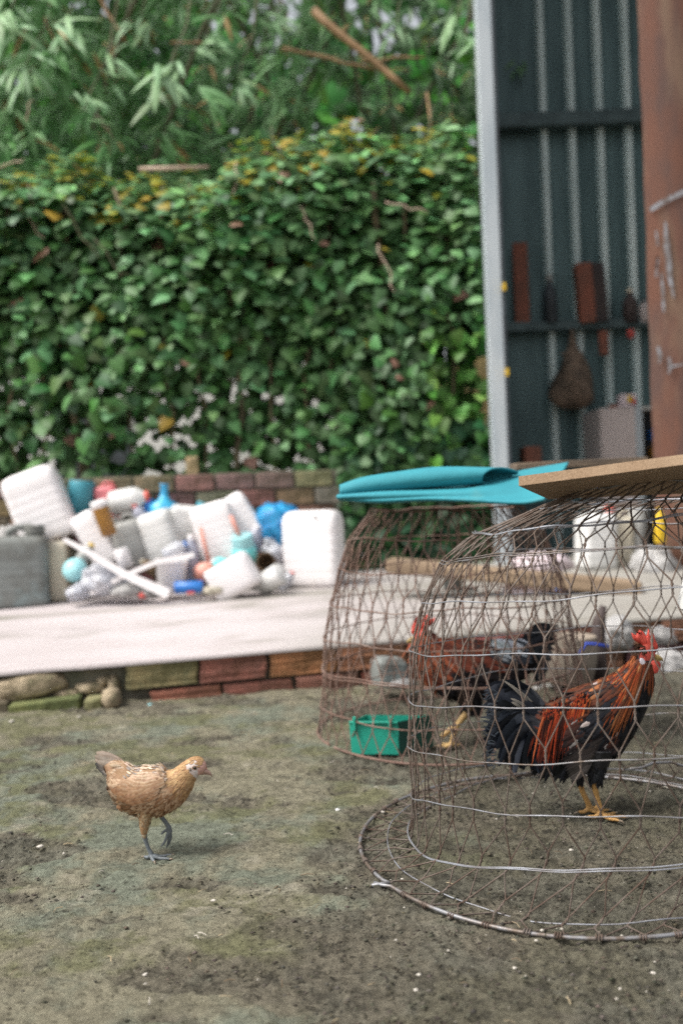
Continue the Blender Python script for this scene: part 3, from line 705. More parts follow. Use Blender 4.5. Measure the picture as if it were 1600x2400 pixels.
# ---- shed
def add_shed():
    root = empty('shed', (1.6, 6.6, 0.2), 'open corrugated metal shed with ribs coloured as lit and rust-brown sheet at right', 'shed')
    L0 = root.location
    def put(mb, name, m, loc=None, sm=False, parent=root):
        o = mb.build(name, m, parent, sm)
        if loc is not None: o.location = Vector(loc) - (L0 if parent is root else Vector())
        return o
    # corner post: folded steel with a lip
    a = P(1186, 1335, 6.0); zt = 5.6
    b = MB(); b.box((0, 0, 0), (0.100, 0.10, zt - 0.25), bev=0.004); put(b, 'corner_post', M_post, (a.x - .012, 6.03, (zt + .25) / 2))
    b = MB(); b.box((0, 0, 0), (0.018, 0.02, zt - 0.25)); put(b, 'post_lip', M_dark, (a.x + .045, 5.985, (zt + .25) / 2))
    # back wall: pans and raised ribs
    YB = 7.3
    xL = P(1172, 600, YB).x; pitch = 65.5 / FPX * YB; x1 = P(1284, 600, YB).x
    ribs = [x1 + k * pitch for k in range(-1, 8)]
    for k in range(len(ribs) - 1):
        b = MB(); xa, xb = ribs[k] + 0.035, ribs[k + 1] - 0.035
        if k == 0: xa = xL - .06
        V = []; F = []
        cols = [(xa, 0.0), (xa + 0.012, .0), (xa + .02, .006), (xb - .02, .006), (xb - .012, 0), (xb, 0)]
        for (x, dy) in cols: V += [(x, YB + dy, 0.2), (x, YB + dy, 5.5)]
        for i in range(len(cols) - 1): F.append((2 * i, 2 * i + 2, 2 * i + 3, 2 * i + 1))
        V = [Vector(v) - L0 for v in V]
        b.add(V, F).build('wall_panel', M_pan, root)
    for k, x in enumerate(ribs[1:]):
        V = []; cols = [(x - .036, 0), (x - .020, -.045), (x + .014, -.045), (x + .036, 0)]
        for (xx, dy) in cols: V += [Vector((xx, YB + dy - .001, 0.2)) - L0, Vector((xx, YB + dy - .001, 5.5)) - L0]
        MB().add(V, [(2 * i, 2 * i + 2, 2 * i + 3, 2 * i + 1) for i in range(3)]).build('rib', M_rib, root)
    # left return wall (edge on to us), unseen sky-blocking roof and side
    b = MB(); V = [(a.x + .02, 6.08, .2), (xL - .05, YB + .01, .2), (xL - .05, YB + .01, 5.5), (a.x + .02, 6.08, 5.5)]
    b.add([Vector(v) - L0 for v in V], [(0, 1, 2, 3)]).build('side_wall', M_pan, root)
    b = MB(); b.box((0, 0, 0), (4.4, 1.6, 0.05)); put(b, 'roof', M_pan, (a.x + 2.1, 6.7, 5.6))  # out of view, added to shut sky light out of the shed
    b = MB(); b.box((0, 0, 0), (0.05, 1.3, 5.3)); put(b, 'side_wall', M_pan, (a.x + 3.9, 6.7, 2.85))  # out of view, added to shut sky light out of the shed
    # rails
    for y, h in ((278, .11), (762, .075)):
        z = P(1340, y, YB - .1).z
        b = MB(); b.box((0, 0, 0), (2.9, 0.09, h), bev=.006); o = put(b, 'rail', M_rail, (xL + 1.43, YB - .085, z)); 
    # rust sheet on the open side
    YR = 5.35; xr = P(1522, 800, YR).x
    V = []; F = []; nx, nz = 8, 24
    for i in range(nx):
        for j in range(nz):
            z = 0.22 + j * 5.2 / (nz - 1)
            xx = xr + (0 if i == 0 else i * 0.28)
            V.append(Vector((xx + (0.004 * math.sin(j * 2.3) if i == 0 else 0), YR + 0.01 * math.sin(i * 1.7 + j * .4), z)) - L0)
    for i in range(nx - 1):
        for j in range(nz - 1): q = i * nz + j; F.append((q, q + nz, q + nz + 1, q + 1))
    ob = MB().add(V, F).build('rust_sheet', M_rust, root, True)
    md = ob.modifiers.new('t', 'SOLIDIFY'); md.thickness = .01
    def smear(pts, r):
        q = [P(x, y, YR - .016) - L0 for x, y in pts]
        b_ = MB(); V = []; F = []
        for i, p in enumerate(q):
            w = r[i] if hasattr(r, '__len__') else r
            d = (q[min(i + 1, len(q) - 1)] - q[max(i - 1, 0)]); nn = Vector((-d.z, 0, d.x)).normalized() * w
            V += [p - nn, p + nn]
        for i in range(len(q) - 1): F.append((2 * i, 2 * i + 2, 2 * i + 3, 2 * i + 1))
        b_.add(V, F).build('paint_smear', M_paint, root)
    smear([(1522, 492), (1545, 478), (1575, 462), (1612, 446)], [.012, .014, .014, .014])
    smear([(1558, 520), (1562, 580), (1568, 650), (1578, 700)], [.006, .018, .014, .003])
    smear([(1536, 630), (1540, 600), (1536, 650)], .006); smear([(1549, 640), (1552, 690), (1554, 732)], [.006, .010, .006])
    smear([(1541, 812), (1546, 835), (1543, 850)], [.01, .012, .006]); smear([(1566, 838), (1570, 860), (1565, 876)], [.007, .01, .005]); smear([(1572, 858), (1590, 856), (1610, 852)], .006)
    smear([(1536, 540), (1540, 575)], [.004, .007])
    # ---- things on and under the rail
    def box_at(name, x0, y0, x1, y1, Y, dep, m, lab, cat, rz=0, bev=.006):
        s = Y / FPX; c = P((x0 + x1) / 2, (y0 + y1) / 2, Y)
        b = MB(); b.box((0, 0, 0), ((x1 - x0) * s, dep, (y1 - y0) * s), bev=bev); o = b.build(name, m); o.location = c; o.rotation_euler = (0, 0, rz); tag(o, lab, cat); return o
    YI = 7.19
    box_at('plank_offcut', 1203, 569, 1237, 757, YI, .03, M_redbrown, 'upright red-brown plank at the left end of the shed rail', 'plank')
    t = empty('red_box', P(1390, 757, YI), 'tall red-brown box with dark right side on the shed rail', 'box')
    s = YI / FPX
    b = MB(); b.box((-.055, -.01, 69 * s), (36 * s, .11, 138 * s), bev=.003); b.build('front_panel', M_redbrown, t)
    b = MB(); b.box((.055, .0, 68 * s), (30 * s, .10, 136 * s), bev=.003); b.build('side_panel', M_darkbrown, t)
    t.rotation_euler = (0, -.05, 0)
    def bottle_at(x, yb, h, w, m, m2, lab, cat='bottle', Y=YI):
        s = Y / FPX; t = empty('bottle', P(x, yb, Y), lab, cat); H = h * s; R_ = w * s / 2
        MB().lathe([(R_ * .9, 0), (R_, .02 * H), (R_, .55 * H), (R_ * .85, .68 * H), (R_ * .36, .8 * H), (R_ * .34, .9 * H)], 16).build('body', m, t, True)
        MB().lathe([(R_ * .42, .88 * H), (R_ * .42, H), (R_ * .2, 1.0 * H)], 12).build('cap', m2, t)
        return t
    bottle_at(1290, 757, 112, 32, M_dark, M_greyl, 'dark bottle with pale blue band standing on the shed rail')
    bottle_at(1477, 757, 80, 36, M_darkbrown, M_cream, 'dark bottle with cream cap standing on the rail near the rust sheet')
    t = bottle_at(1509, 757, 58, 22, M_cabinet, M_dark, 'small pale bottle at the right end of the rail, dark cap')
    # hanging mesh bag
    t = empty('mesh_bag', P(1340, 770, YI - .08), 'brown mesh bag hanging from the shed rail', 'bag')
    s = (YI - .08) / FPX
    prof = []
    V = []; F = []; n = 18
    rows = [(0, 5), (-25, 7), (-48, 12), (-60, 22), (-90, 32), (-120, 44), (-150, 52), (-172, 50), (-186, 30), (-190, 8)]
    for (zz, r) in rows:
        for k in range(n):
            a_ = 2 * math.pi * k / n; rr = r * (1 + .18 * math.sin(3 * a_ + zz * .05) + .1 * math.sin(7 * a_ + zz * .1))
            V.append((rr * s * math.cos(a_) * .95 - zz * -.02 * s, rr * s * math.sin(a_) * .7, zz * s))
    for i in range(len(rows) - 1):
        for k in range(n): F.append((i * n + k, i * n + (k + 1) % n, (i + 1) * n + (k + 1) % n, (i + 1) * n + k))
    MB().add(V, F).build('bag_body', M_bag, t, True)
    MB().tube([(-30 * s, -.01, -58 * s), (-10 * s, -.02, -62 * s), (4 * s, -.02, -50 * s)], .012, 6).build('knot', M_bag, t, True)
    o = box_at('hanging_tag', 1402, 775, 1424, 832, YI - .07, .02, M_redbrown, 'small brown strip hanging under the rail', 'tag')
    o = MB().lathe([(.012, -.04), (.028, -.02), (.03, .01), (.015, .035)], 12).build('red_float', M_red, None, True); o.location = P(1477, 782, YI - .08); tag(o, 'small bright red bobble hanging under the rail', 'bobble')
    for (x, y, lab) in ((1180, 672, 'small yellow tag on the inner edge of the post, upper'), (1187, 872, 'small yellow tag on the inner edge of the post, lower')):
        b = MB(); b.box((0, 0, 0), (.022, .02, .05)); o = b.build('yellow_tag', M_yellow); o.location = P(x, y, 5.94); tag(o, lab, 'tag')
    # cabinet
    Yc = 6.9; s = Yc / FPX; t = empty('cabinet', P(1465, 1140, Yc), 'pale pinkish cabinet with open dark front under the rail', 'cabinet')
    zt = (1140 - 962) * s
    z0 = .24 - t.location.z
    b = MB(); b.box((-35 * s, 0, (zt + z0) / 2), (80 * s, .5, zt - z0), bev=.004); b.build('side_panel', M_cabinet, t)
    b = MB(); b.box((11 * s, -.23, (zt + z0) / 2), (16 * s, .05, zt - z0)); b.build('stile', M_post, t)
    b = MB(); b.box((48 * s, .1, (zt + z0) / 2), (58 * s, .3, zt - z0 - .06)); b.build('shelf_bay', M_dark, t)
    b = MB(); b.box((48 * s, -.02, zt - .012), (62 * s, .5, .022)); b.build('top_panel', M_greyl, t)
    for zz, m_ in ((-.20, M_blue), (-.33, M_amber), (-.46, M_greyl)):
        b = MB(); b.box((60 * s, -.1, zt + zz), (20 * s, .1, .08)); b.build('shelf_item', m_, t)
    t = empty('pink_carton', P(1468, 955, 6.8), 'small pink and yellow carton on top of the cabinet', 'carton')
    s = 6.8 / FPX
    b = MB(); b.box((0, 0, 15 * s), (38 * s, .1, 30 * s), bev=.004); b.build('body', M_pinkbag, t)
    b = MB(); b.box((2 * s, -.052, 18 * s), (10 * s, .006, 16 * s)); b.build('printed_patch', M_yellow, t)
    b = MB(); b.box((11 * s, -.052, 12 * s), (8 * s, .006, 12 * s)); b.build('printed_patch', M_red, t)
    o = box_at('red_cloth', 1425, 948, 1445, 962, 6.8, .05, M_redbrown, 'small red lump beside the pink carton', 'cloth')
    o = box_at('brown_box', 1222, 1048, 1262, 1110, 6.7, .2, M_redbrown, 'brown box low against the shed wall near the post', 'box')
add_shed()

# ================================================================== THE HEAP
def rrect(w, d, r, n=6):
    """rounded rectangle outline"""
    pts = []
    for (cx, cy, a0) in ((w / 2 - r, d / 2 - r, 0), (-w / 2 + r, d / 2 - r, 90), (-w / 2 + r, -d / 2 + r, 180), (w / 2 - r, -d / 2 + r, 270)):
        for k in range(n): a = math.radians(a0 + 90 * k / (n - 1)); pts.append((cx + r * math.cos(a), cy + r * math.sin(a)))
    return pts
def loft_rr(mb, rows, n=6, cap=True):
    V = []; F = []
    for (w, d, r, z, ox) in rows:
        for (x, y) in rrect(w, d, min(r, w / 2 - .001, d / 2 - .001), n): V.append((x + ox, y, z))
    m = 4 * n
    for i in range(len(rows) - 1):
        for k in range(m): F.append((i * m + k, i * m + (k + 1) % m, (i + 1) * m + (k + 1) % m, (i + 1) * m + k))
    if cap: F.append(tuple(range(m - 1, -1, -1))); F.append(tuple((len(rows) - 1) * m + k for k in range(m)))
    return mb.add(V, F)
def place(t, x, y, Y, h, tilt=0, yaw=0, lean=0):
    R_ = Matrix.Rotation(math.radians(tilt) , 3, 'Y') @ Matrix.Rotation(math.radians(lean), 3, 'X') @ Matrix.Rotation(math.radians(yaw), 3, 'Z')
    t.location = P(x, y, Y) - R_ @ Vector((0, 0, h / 2)); t.rotation_euler = R_.to_euler()
def jug(x, y, Y, wpx, hpx, dep, tilt, yaw, m, mcap, lab, neck=0.3, handle=True, name='jerrycan', group='plastic jerrycans in the heap', lean=0, cap=True, block=False):
    s = Y / FPX; w, h, d = wpx * s, hpx * s, dep
    t = empty(name, label=lab, cat='jerrycan' if name == 'jerrycan' else name.replace('_', ' '), group=group)
    r = min(w, d) * .22; hb = h * .86
    rows = [(w * .88, d * .88, r * .8, 0, 0), (w * .98, d * .98, r, h * .025, 0), (w, d, r, h * .06, 0)]
    for k in range(1, 6):
        z = h * (.06 + .6 * k / 6); rows += [(w, d, r, z - .012, 0), (w * .982, d * .982, r, z, 0), (w, d, r, z + .012, 0)]
    rows += [(w, d, r, h * .70, 0), (w * .985, d * .98, r, h * .78, 0), (w * .92, d * .88, r, h * .84, 0), (w * .80, d * .66, r * .8, hb, 0), (w * .6, d * .4, r * .5, hb + h * .012, 0)]
    if not handle:
        rows = [(w * .86, d * .8, r * .9, 0, 0), (w * .95, d * .95, r, h * .015, 0), (w, d, r, h * .05, 0)]
        for k in range(1, 6):
            z = h * (.06 + .74 * k / 6); rows += [(w, d, r, z - .012, 0), (w * .985, d * .985, r, z, 0), (w, d, r, z + .012, 0)]
        rows += [(w, d, r, h * .82, 0), (w * .985, d * .97, r, h * .88, 0), (w * .94, d * .88, r, h * .94, 0), (w * .84, d * .72, r * .9, h * .98, 0), (w * .66, d * .45, r * .6, h, 0)]
    b = MB(); loft_rr(b, rows); b.build('body', m, t, True)
    nx = -w * neck
    if cap:
        b = MB(); M_ = Matrix.Translation((nx, 0, 0)); b.lathe([(w * .13, h * .80), (w * .13, h * .93), (w * .12, h * .95)], 16, M=M_); b.build('neck', m, t, True)
        b = MB(); b.lathe([(w * .155, h * .89), (w * .155, h * .985), (w * .14, h)], 18, M=M_); b.build('cap', mcap, t)
    if handle:
        hx = w * .12
        b = MB(); b.tube([(hx - w * .24, 0, h * .82), (hx - w * .20, 0, h * .93), (hx - w * .08, 0, h * .975), (hx + w * .12, 0, h * .975), (hx + w * .24, 0, h * .93), (hx + w * .29, 0, h * .80)], w * .055, 8); b.build('handle', m, t, True)
    place(t, x, y, Y, h, tilt, yaw, lean); return t
def jar(x, y, Y, wpx, hpx, prof, m, mcap, lab, tilt=0, yaw=0, cap=(.9, .45), name='bottle', cat=None, lean=0, capname='cap', n=20, group=None):
    """prof: (radius fraction, height fraction) rows; cap = (start height, radius fraction)"""
    s = Y / FPX; R_ = wpx * s / 2; h = hpx * s
    t = empty(name, label=lab, cat=cat or name.replace('_', ' '), group=group)
    MB().lathe([(r * R_, z * h) for r, z in prof], n).build('body', m, t, True)
    if cap: MB().lathe([(cap[1] * R_, cap[0] * h), (cap[1] * R_, .985 * h), (cap[1] * R_ * .88, h)], n).build(capname, mcap, t)
    place(t, x, y, Y, h, tilt, yaw, lean); return t
ROUND = [(.85, 0), (1, .04), (1, .62), (.9, .74), (.45, .88), (.42, .93)]
TUB = [(.80, 0), (.84, .02), (.98, .9), (1.05, .92), (1.05, 1.0), (.9, 1.0), (.82, .1)]
CAN = [(.9, 0), (1, .02), (1, .96), (.94, 1.0)]
GLOBE = [(.3, 0), (.7, .08), (.98, .3), (1, .5), (.92, .72), (.6, .93), (.35, 1.0)]
def bag(x, y, Y, wpx, hpx, dep, m, lab, seed=0, tilt=0, name='plastic_bag', cat='bag', rough=.35, group=None):
    s = Y / FPX
    bm = bmesh.new(); bmesh.ops.create_icosphere(bm, subdivisions=4, radius=1)
    co = np.array([v.co[:] for v in bm.verts])
    f = 1 + rough * (fbm(co[:, 0] * 2.3 + co[:, 2] * 1.1 + seed, co[:, 1] * 2.3 + co[:, 2] * 1.7, 4, seed) - .5) * 2 + rough * .5 * (np.abs(fbm(co[:, 0] * 4 + 3 * co[:, 2], co[:, 1] * 4 - co[:, 2], 3, seed + 5) - .5) * 2)
    for v, k in zip(bm.verts, f): v.co = v.co * float(k); v.co = Vector((v.co.x * wpx * s / 2, v.co.y * dep / 2, max(v.co.z, -.85) * hpx * s / 2))
    me = bpy.data.meshes.new(name); bm.to_mesh(me); bm.free(); smooth(me)
    o = obj(name, me, None, m); o.location = P(x, y, Y); o.rotation_euler = (0, math.radians(tilt), 0); return tag(o, lab, cat, group)

jug(95, 1186, 5.45, 128, 172, .20, -19, 4, M_white, M_white, 'big white jerrycan tilted left at the top left of the heap', cap=False, handle=False)
t = jug(38, 1326, 5.25, 150, 188, .22, 0, 14, M_grey, M_grey, 'large weathered grey jerrycan standing at the left edge of the heap', neck=-.3)
jug(138, 1338, 5.36, 46, 140, .12, 0, 8, M_cream, M_cream, 'narrow beige jerrycan squeezed right of the large grey one', cap=False, handle=False)
jar(190, 1172, 5.62, 60, 90, CAN, M_teal, M_teal, 'dark teal plastic drum tilted behind the big white jerrycan', 8, cap=None, name='small_drum', cat='drum')
jug(250, 1168, 5.66, 52, 78, .12, -6, 5, M_pink, M_pink, 'pink and red jug at the top of the heap beside the teal drum', cap=False)
jar(272, 1204, 5.62, 40, 30, CAN, M_red, M_red, 'red plastic pot lying under the white red-capped bottle', 100, cap=None, name='pot')
jar(244, 1214, 5.26, 40, 84, [(.8, 0), (.9, .03), (.98, .8), (1, .84)], M_amber, M_white, 'amber jar with a round white lid, tilted left', -13, cap=(.84, 1.02), capname='lid', name='jar', lean=12)
jar(305, 1172, 5.56, 58, 92, ROUND, M_whitedirty, M_red, 'white bottle with red cap lying on its side at the top', 80, name='bottle')
t = jar(385, 1182, 5.6, 80, 96, [(.75, 0), (1, .05), (1, .35), (.9, .5), (.35, .62), (.22, .75), (.22, .93), (.3, 1.0)], M_cyan, M_cyan, 'bright blue funnel-necked can on top of the heap, neck upward', 3, cap=None, name='can')
jar(352, 1192, 5.58, 36, 46, GLOBE, M_blue, M_blue, 'small dark blue container left of the blue funnel-necked can', 0, cap=None, name='pot')
jug(224, 1264, 5.40, 60, 136, .12, -28, 5, M_white, M_white, 'slim white jerrycan leaning left in front of the big tilted one', cap=False, handle=False)
jug(303, 1268, 5.42, 68, 128, .14, -14, 8, M_greyl, M_greyl, 'grey jug leaning left below the red-capped bottle')
jug(378, 1256, 5.44, 84, 118, .17, -16, -10, M_whitedirty, M_greyl, 'whitish grey-shouldered jug below the blue funnel-necked can', cap=False, handle=False)
jug(432, 1226, 5.5, 66, 84, .14, 8, 14, M_whitedirty, M_whitedirty, 'dirty white squat jug right of the blue funnel-necked can', cap=False, handle=False)
jar(450, 1306, 5.3, 36, 106, ROUND, M_lilac, M_white, 'clear lilac bottle with white cap standing mid heap', 0)
jug(510, 1252, 5.42, 96, 150, .15, -14, 0, M_white, M_white, 'white jerrycan with two salmon straps in the middle of the heap', cap=False, handle=False)
jug(566, 1222, 5.52, 76, 130, .13, -30, 0, M_white, M_white, 'white jerrycan leaning behind the strapped one', cap=False, handle=False)
for (x0, y0, x1, y1, lab) in ((470, 1236, 492, 1322, 'long salmon strap across the left of the white jerrycan'), (541, 1208, 560, 1256, 'short salmon strap at the right of the white jerrycan')):
    a, b_ = P(x0, y0, 5.30), P(x1, y1, 5.28); o = MB().tube([q - a for q in (a, a.lerp(b_, .5), b_)], [.012, .014, .014], 6).build('strap', M_salmon, None, True); o.location = a; tag(o, lab, 'strap')
jar(482, 1340, 5.22, 56, 44, GLOBE, M_salmon, M_salmon, 'salmon pink round pot low beside the blue can', 0, cap=None, name='pot')
jar(572, 1290, 5.32, 58, 76, [(.8, 0), (.95, .05), (1, .5), (.85, .62)], M_aqua, M_paleaqua, 'aqua jar with pale round lid in front of the white jerrycans', -6, cap=(.56, .86), capname='lid', name='jar', lean=16)
jar(625, 1320, 5.3, 44, 60, [(1, 0), (1, 1), (.9, 1), (.88, .1)], M_brown, M_brown, 'rusty brown tin with its open end facing out', 0, cap=None, name='tin', lean=78)
bag(655, 1232, 5.52, 112, 104, .22, M_bluefilm, 'crumpled bright blue plastic sheet behind the right white jerrycan', 3, 18, 'blue_sheet', 'plastic sheet')
bag(640, 1300, 5.48, 60, 80, .2, M_clear, 'clear crumpled plastic under the blue sheet', 23, 0)
jug(735, 1284, 5.42, 136, 176, .20, 0, -18, M_white, M_white, 'large clean white jerrycan standing upright at the right end of the heap', neck=-.05, cap=False, handle=False)
jug(548, 1352, 5.1, 86, 110, .20, 62, 0, M_white, M_white, 'round-shouldered white jug lying in front of the aqua jar', cap=False, handle=False)
jar(636, 1358, 5.12, 52, 66, CAN, M_whitedirty, M_white, 'white pot lying open end forward beside the upright jerrycan', 58, cap=None, name='pot', lean=25)
jar(443, 1376, 5.02, 30, 66, CAN, M_blue, M_blue, 'bright blue drinks can lying at the front edge of the heap', 90, cap=None, name='drinks_can', cat='can')
b = MB(); b.box((0, 0, 0), (.04, .02, .015)); o = b.build('red_scrap', M_red); o.location = P(447, 1389, 4.97); tag(o, 'tiny red scrap under the blue drinks can', 'scrap')
jar(176, 1335, 5.2, 58, 40, GLOBE, M_paleaqua, M_paleaqua, 'pale aqua bowl facing out beside the narrow beige jerrycan', 0, cap=None, name='bowl', lean=60)
jar(402, 1350, 5.16, 74, 78, TUB, M_white, M_white, 'white tapered tub left of the clear lilac bottle', 4, cap=None, name='tub')
jar(290, 1308, 5.24, 34, 46, CAN, M_white, M_cream, 'small white cup beside the crossing white slats', -16, cap=None, name='cup')
bag(248, 1362, 5.12, 110, 76, .25, M_clear, 'clear crumpled bag under the crossing white slats', 7)
bag(182, 1390, 5.08, 48, 40, .14, M_clear, 'small bluish clear wrapper at the front left', 9, 0, 'wrapper', 'wrapper')
bag(300, 1384, 5.06, 84, 34, .16, M_whitebag, 'flat white wrapper at the foot of the crossing slats', 12, 0, 'wrapper', 'wrapper')
bag(350, 1392, 5.04, 56, 26, .12, M_whitebag, 'small white scrap left of the blue drinks can', 15, 0, 'wrapper', 'wrapper')
bag(500, 1384, 5.03, 60, 22, .12, M_cream, 'cream scrap right of the blue drinks can', 18, 0, 'wrapper', 'wrapper')
bag(22, 1262, 5.6, 60, 60, .2, M_whitebag, 'pale bag behind the weathered grey jerrycan', 19)
jar(120, 1226, 5.7, 30, 70, ROUND, M_greyl, M_blue, 'grey bottle with blue cap standing behind the big white jerrycan', 14)
jar(330, 1208, 5.5, 30, 56, ROUND, M_lilac, M_red, 'small lilac bottle with red cap between the two leaning jugs', -30)
jar(412, 1288, 5.24, 34, 60, ROUND, M_clear, M_blue, 'small clear bottle with blue cap lying mid heap', 62)
jar(520, 1322, 5.16, 30, 52, ROUND, M_aqua, M_white, 'small aqua bottle with white cap lying beside the salmon pot', -70)
jar(598, 1262, 5.45, 34, 60, ROUND, M_lilac, M_white, 'lilac bottle standing under the blue sheet', 12)
jar(200, 1300, 5.26, 32, 62, ROUND, M_greyl, M_yellow, 'grey bottle with yellow cap behind the pale aqua bowl', 36)
jar(352, 1330, 5.2, 30, 54, ROUND, M_brown, M_cream, 'brown bottle with cream cap under the rising batten', -50)
jar(470, 1204, 5.56, 32, 54, CAN, M_teal, M_teal, 'small teal tin behind the squat jug', 20, cap=None, name='tin')
jar(672, 1360, 5.12, 26, 50, ROUND, M_clear, M_red, 'small clear bottle with red cap leaning on the upright jerrycan', 40)
bag(335, 1396, 5.0, 18, 14, .05, M_red, 'red scrap by the foot of the slats', 21, 0, 'scrap', 'scrap')
o = MB().lathe([(.011, -.004), (.011, .004)], 12, M=Matrix.Rotation(math.pi / 2, 4, 'X')).build('hole_shade', M_dark, None); o.location = P(738, 1211, 5.30); tag(o, 'small dark disc for the shaded hole near the top of the upright white jerrycan', 'hole shade')  # dark disc painted in for the shade inside a handle hole
for (pts, w, lab) in (([(150, 1264), (200, 1290), (290, 1345), (395, 1392)], [.010, .014, .020, .026], 'long white plastic slat slanting down to the right'), ([(212, 1392), (290, 1350), (370, 1316), (455, 1300)], [.014, .014, .013, .013], 'white plastic slat rising to the right across the other')):
    q = [P(x, y, 5.05 - .03 * k) for k, (x, y) in enumerate(pts)]; a = q[0]
    V = []; F = []
    for i, p in enumerate(q):
        d = (q[min(i + 1, 3)] - q[max(i - 1, 0)]).normalized(); nn = Vector((-d.z, 0, d.x)) * w[i]
        for dy in (-.008, .008): V += [p - a - nn + Vector((0, dy, 0)), p - a + nn + Vector((0, dy, 0))]
    for i in range(3):
        o_ = i * 4; F += [(o_, o_ + 4, o_ + 5, o_ + 1), (o_ + 2, o_ + 3, o_ + 7, o_ + 6), (o_, o_ + 2, o_ + 6, o_ + 4), (o_ + 1, o_ + 5, o_ + 7, o_ + 3)]
    F += [(0, 1, 3, 2), (12, 14, 15, 13)]
    o = MB().add(V, F).build('plastic_batten', M_white); o.location = a; tag(o, lab, 'slat')

# ---- things behind the cages on the right
jug(1395, 1258, 5.5, 84, 148, .2, 2, 10, M_whitedirty, M_red, 'white jerrycan seen through the front cage', neck=-.4)
jug(1452, 1262, 5.6, 54, 140, .16, 3, 0, M_cream, M_cream, 'beige jug right of the white one behind the front cage', cap=False)
jar(1492, 1250, 5.6, 48, 120, CAN, M_greyl, M_greyl, 'grey canister behind the front cage beside the beige jug', 5, cap=None, name='canister')
jar(1545, 1232, 5.2, 26, 84, ROUND, M_yellow, M_yellow, 'bright yellow bottle seen through the front cage', 0)
bag(1530, 1330, 5.3, 110, 90, .25, M_whitebag, 'pale grey sack low beside the rust sheet', 31)
bag(1270, 1322, 5.2, 124, 60, .25, M_pinkbag, 'pale pink bag lying behind the plank', 33)
bag(1235, 1384, 4.7, 110, 50, .22, M_pinkbag, 'pale pink bag flattened under the plank', 35)
bag(1320, 1386, 4.72, 60, 24, .12, M_blue, 'deep blue scrap of plastic under the plank', 37, 0, 'scrap', 'scrap')
bag(1210, 1424, 4.5, 60, 26, .12, M_paleaqua, 'pale blue wrapper on the slab below the pink bag', 39, 0, 'wrapper', 'wrapper')
bag(1085, 1388, 4.9, 70, 26, .1, M_leaf, 'clump of green weeds under the plank', 41, 0, 'weed', 'plant')
a, b_ = P(908, 1324, 4.75), P(1500, 1378, 4.5)
s = 4.6 / FPX
q = a.lerp(b_, .5); bmx = MB(); bmx.box((0, 0, 0), ((b_ - a).length, .16, 34 * s), bev=.012)
o = bmx.build('plank', M_plank); o.location = q; o.rotation_euler = (0, -math.atan2(b_.z - a.z, b_.x - a.x), math.atan2(b_.y - a.y, b_.x - a.x)); tag(o, 'long rough plank lying behind the cages over the pink bags', 'plank')
jar(1060, 1358, 4.72, 44, 52, CAN, M_grey, M_grey, 'grey block propping the left of the plank', 0, cap=None, name='prop_block', cat='block', n=4)
jar(1470, 1410, 4.5, 50, 44, CAN, M_greyl, M_grey, 'grey block propping the right of the plank', 0, cap=None, name='prop_block', cat='block', n=4)
k = 0
for (x, y, w, h, Y, c, tl) in ((1290, 1440, 90, 34, 4.3, (.45, .27, .18), 3), (1390, 1425, 70, 30, 4.45, (.40, .36, .32), -4), (1240, 1462, 60, 26, 4.15, (.5, .3, .2), 0), (1350, 1462, 80, 28, 4.1, (.42, .38, .34), 2), (1450, 1450, 80, 30, 4.3, (.42, .3, .24), -5), (1545, 1440, 80, 34, 4.4, (.40, .36, .33), 4), (1500, 1480, 80, 30, 4.0, (.45, .42, .38), 0), (1590, 1490, 70, 34, 4.0, (.44, .28, .2), 6)):
    b = MB(); s = Y / FPX; b.box((0, 0, 0), (w * s, .1, h * s), col=c, bev=.006); o = b.build('loose_brick', M_brick, None, False, True); o.location = P(x, y, Y); o.rotation_euler = (0, math.radians(tl), rnd.uniform(-.4, .4))
    tag(o, ['orange brick lying left in the pile behind the tan pot', 'grey brick at the back of the pile under the plank', 'small orange brick nearest the slab edge', 'grey brick lying behind the dark stump', 'brownish brick in the middle of the pile', 'grey brick at the back right of the pile', 'pale grey brick behind the rooster head', 'orange brick at the right edge of the pile'][k], 'brick'); k += 1
# tan pot with blue strap, stump, sacks, stones
t = jar(1330, 1545, 3.42, 132, 112, [(.72, 0), (.86, .08), (1.0, .45), (1.02, .78), (.97, .93), (1.0, 1.0), (.92, 1.0), (.86, .5), (.6, .1)], M_tan, M_tan, 'tan round-bellied pot on the ground behind the red rooster', 2, cap=None, name='pot', cat='pot', n=28)
a = P(1358, 1530, 3.28); q = [P(x, y, 3.27) for x, y in ((1358, 1532), (1372, 1508), (1395, 1510), (1425, 1515))]
o = MB().tube([p - a for p in q], .006, 6).build('blue_strap', M_rubber, None, True); o.location = a; tag(o, 'deep blue strap looped over the tan pot', 'strap')
t = empty('stump', P(1408, 1600, 3.55), 'dark upright wooden stump beside the tan pot', 'stump')
MB().tube([(0, 0, 0), (-.01, 0, .12), (.0, 0, .24), (.02, 0, .30)], [.034, .030, .026, .012], 10).build('trunk', M_darkbrown, t, True)
bag(1445, 1490, 3.7, 70, 80, .14, M_whitebag, 'pale grey sack behind the rooster comb', 51)
bag(1560, 1560, 3.75, 120, 70, .14, M_whitebag, 'grey-white sack at the right behind the cage', 53)
bag(1540, 1490, 3.85, 90, 50, .1, M_whitebag, 'pale sack on the slab edge behind the rooster beak', 57)
bag(1300, 1612, 3.5, 120, 18, .1, M_whitebag, 'flat pale scrap lying in front of the tan pot', 55, 0, 'scrap', 'scrap')
b = MB(); loft_rr(b, [(.10, .10, .02, -.055, 0), (.125, .11, .02, -.03, .004), (.12, .10, .02, .03, -.004), (.095, .08, .02, .05, -.008)], n=3); o = b.build('stone_block', M_grey); o.location = P(912, 1572, 3.38); o.rotation_euler = (0, .12, .4); tag(o, 'grey stone block behind the rear cage at the slab edge', 'stone')
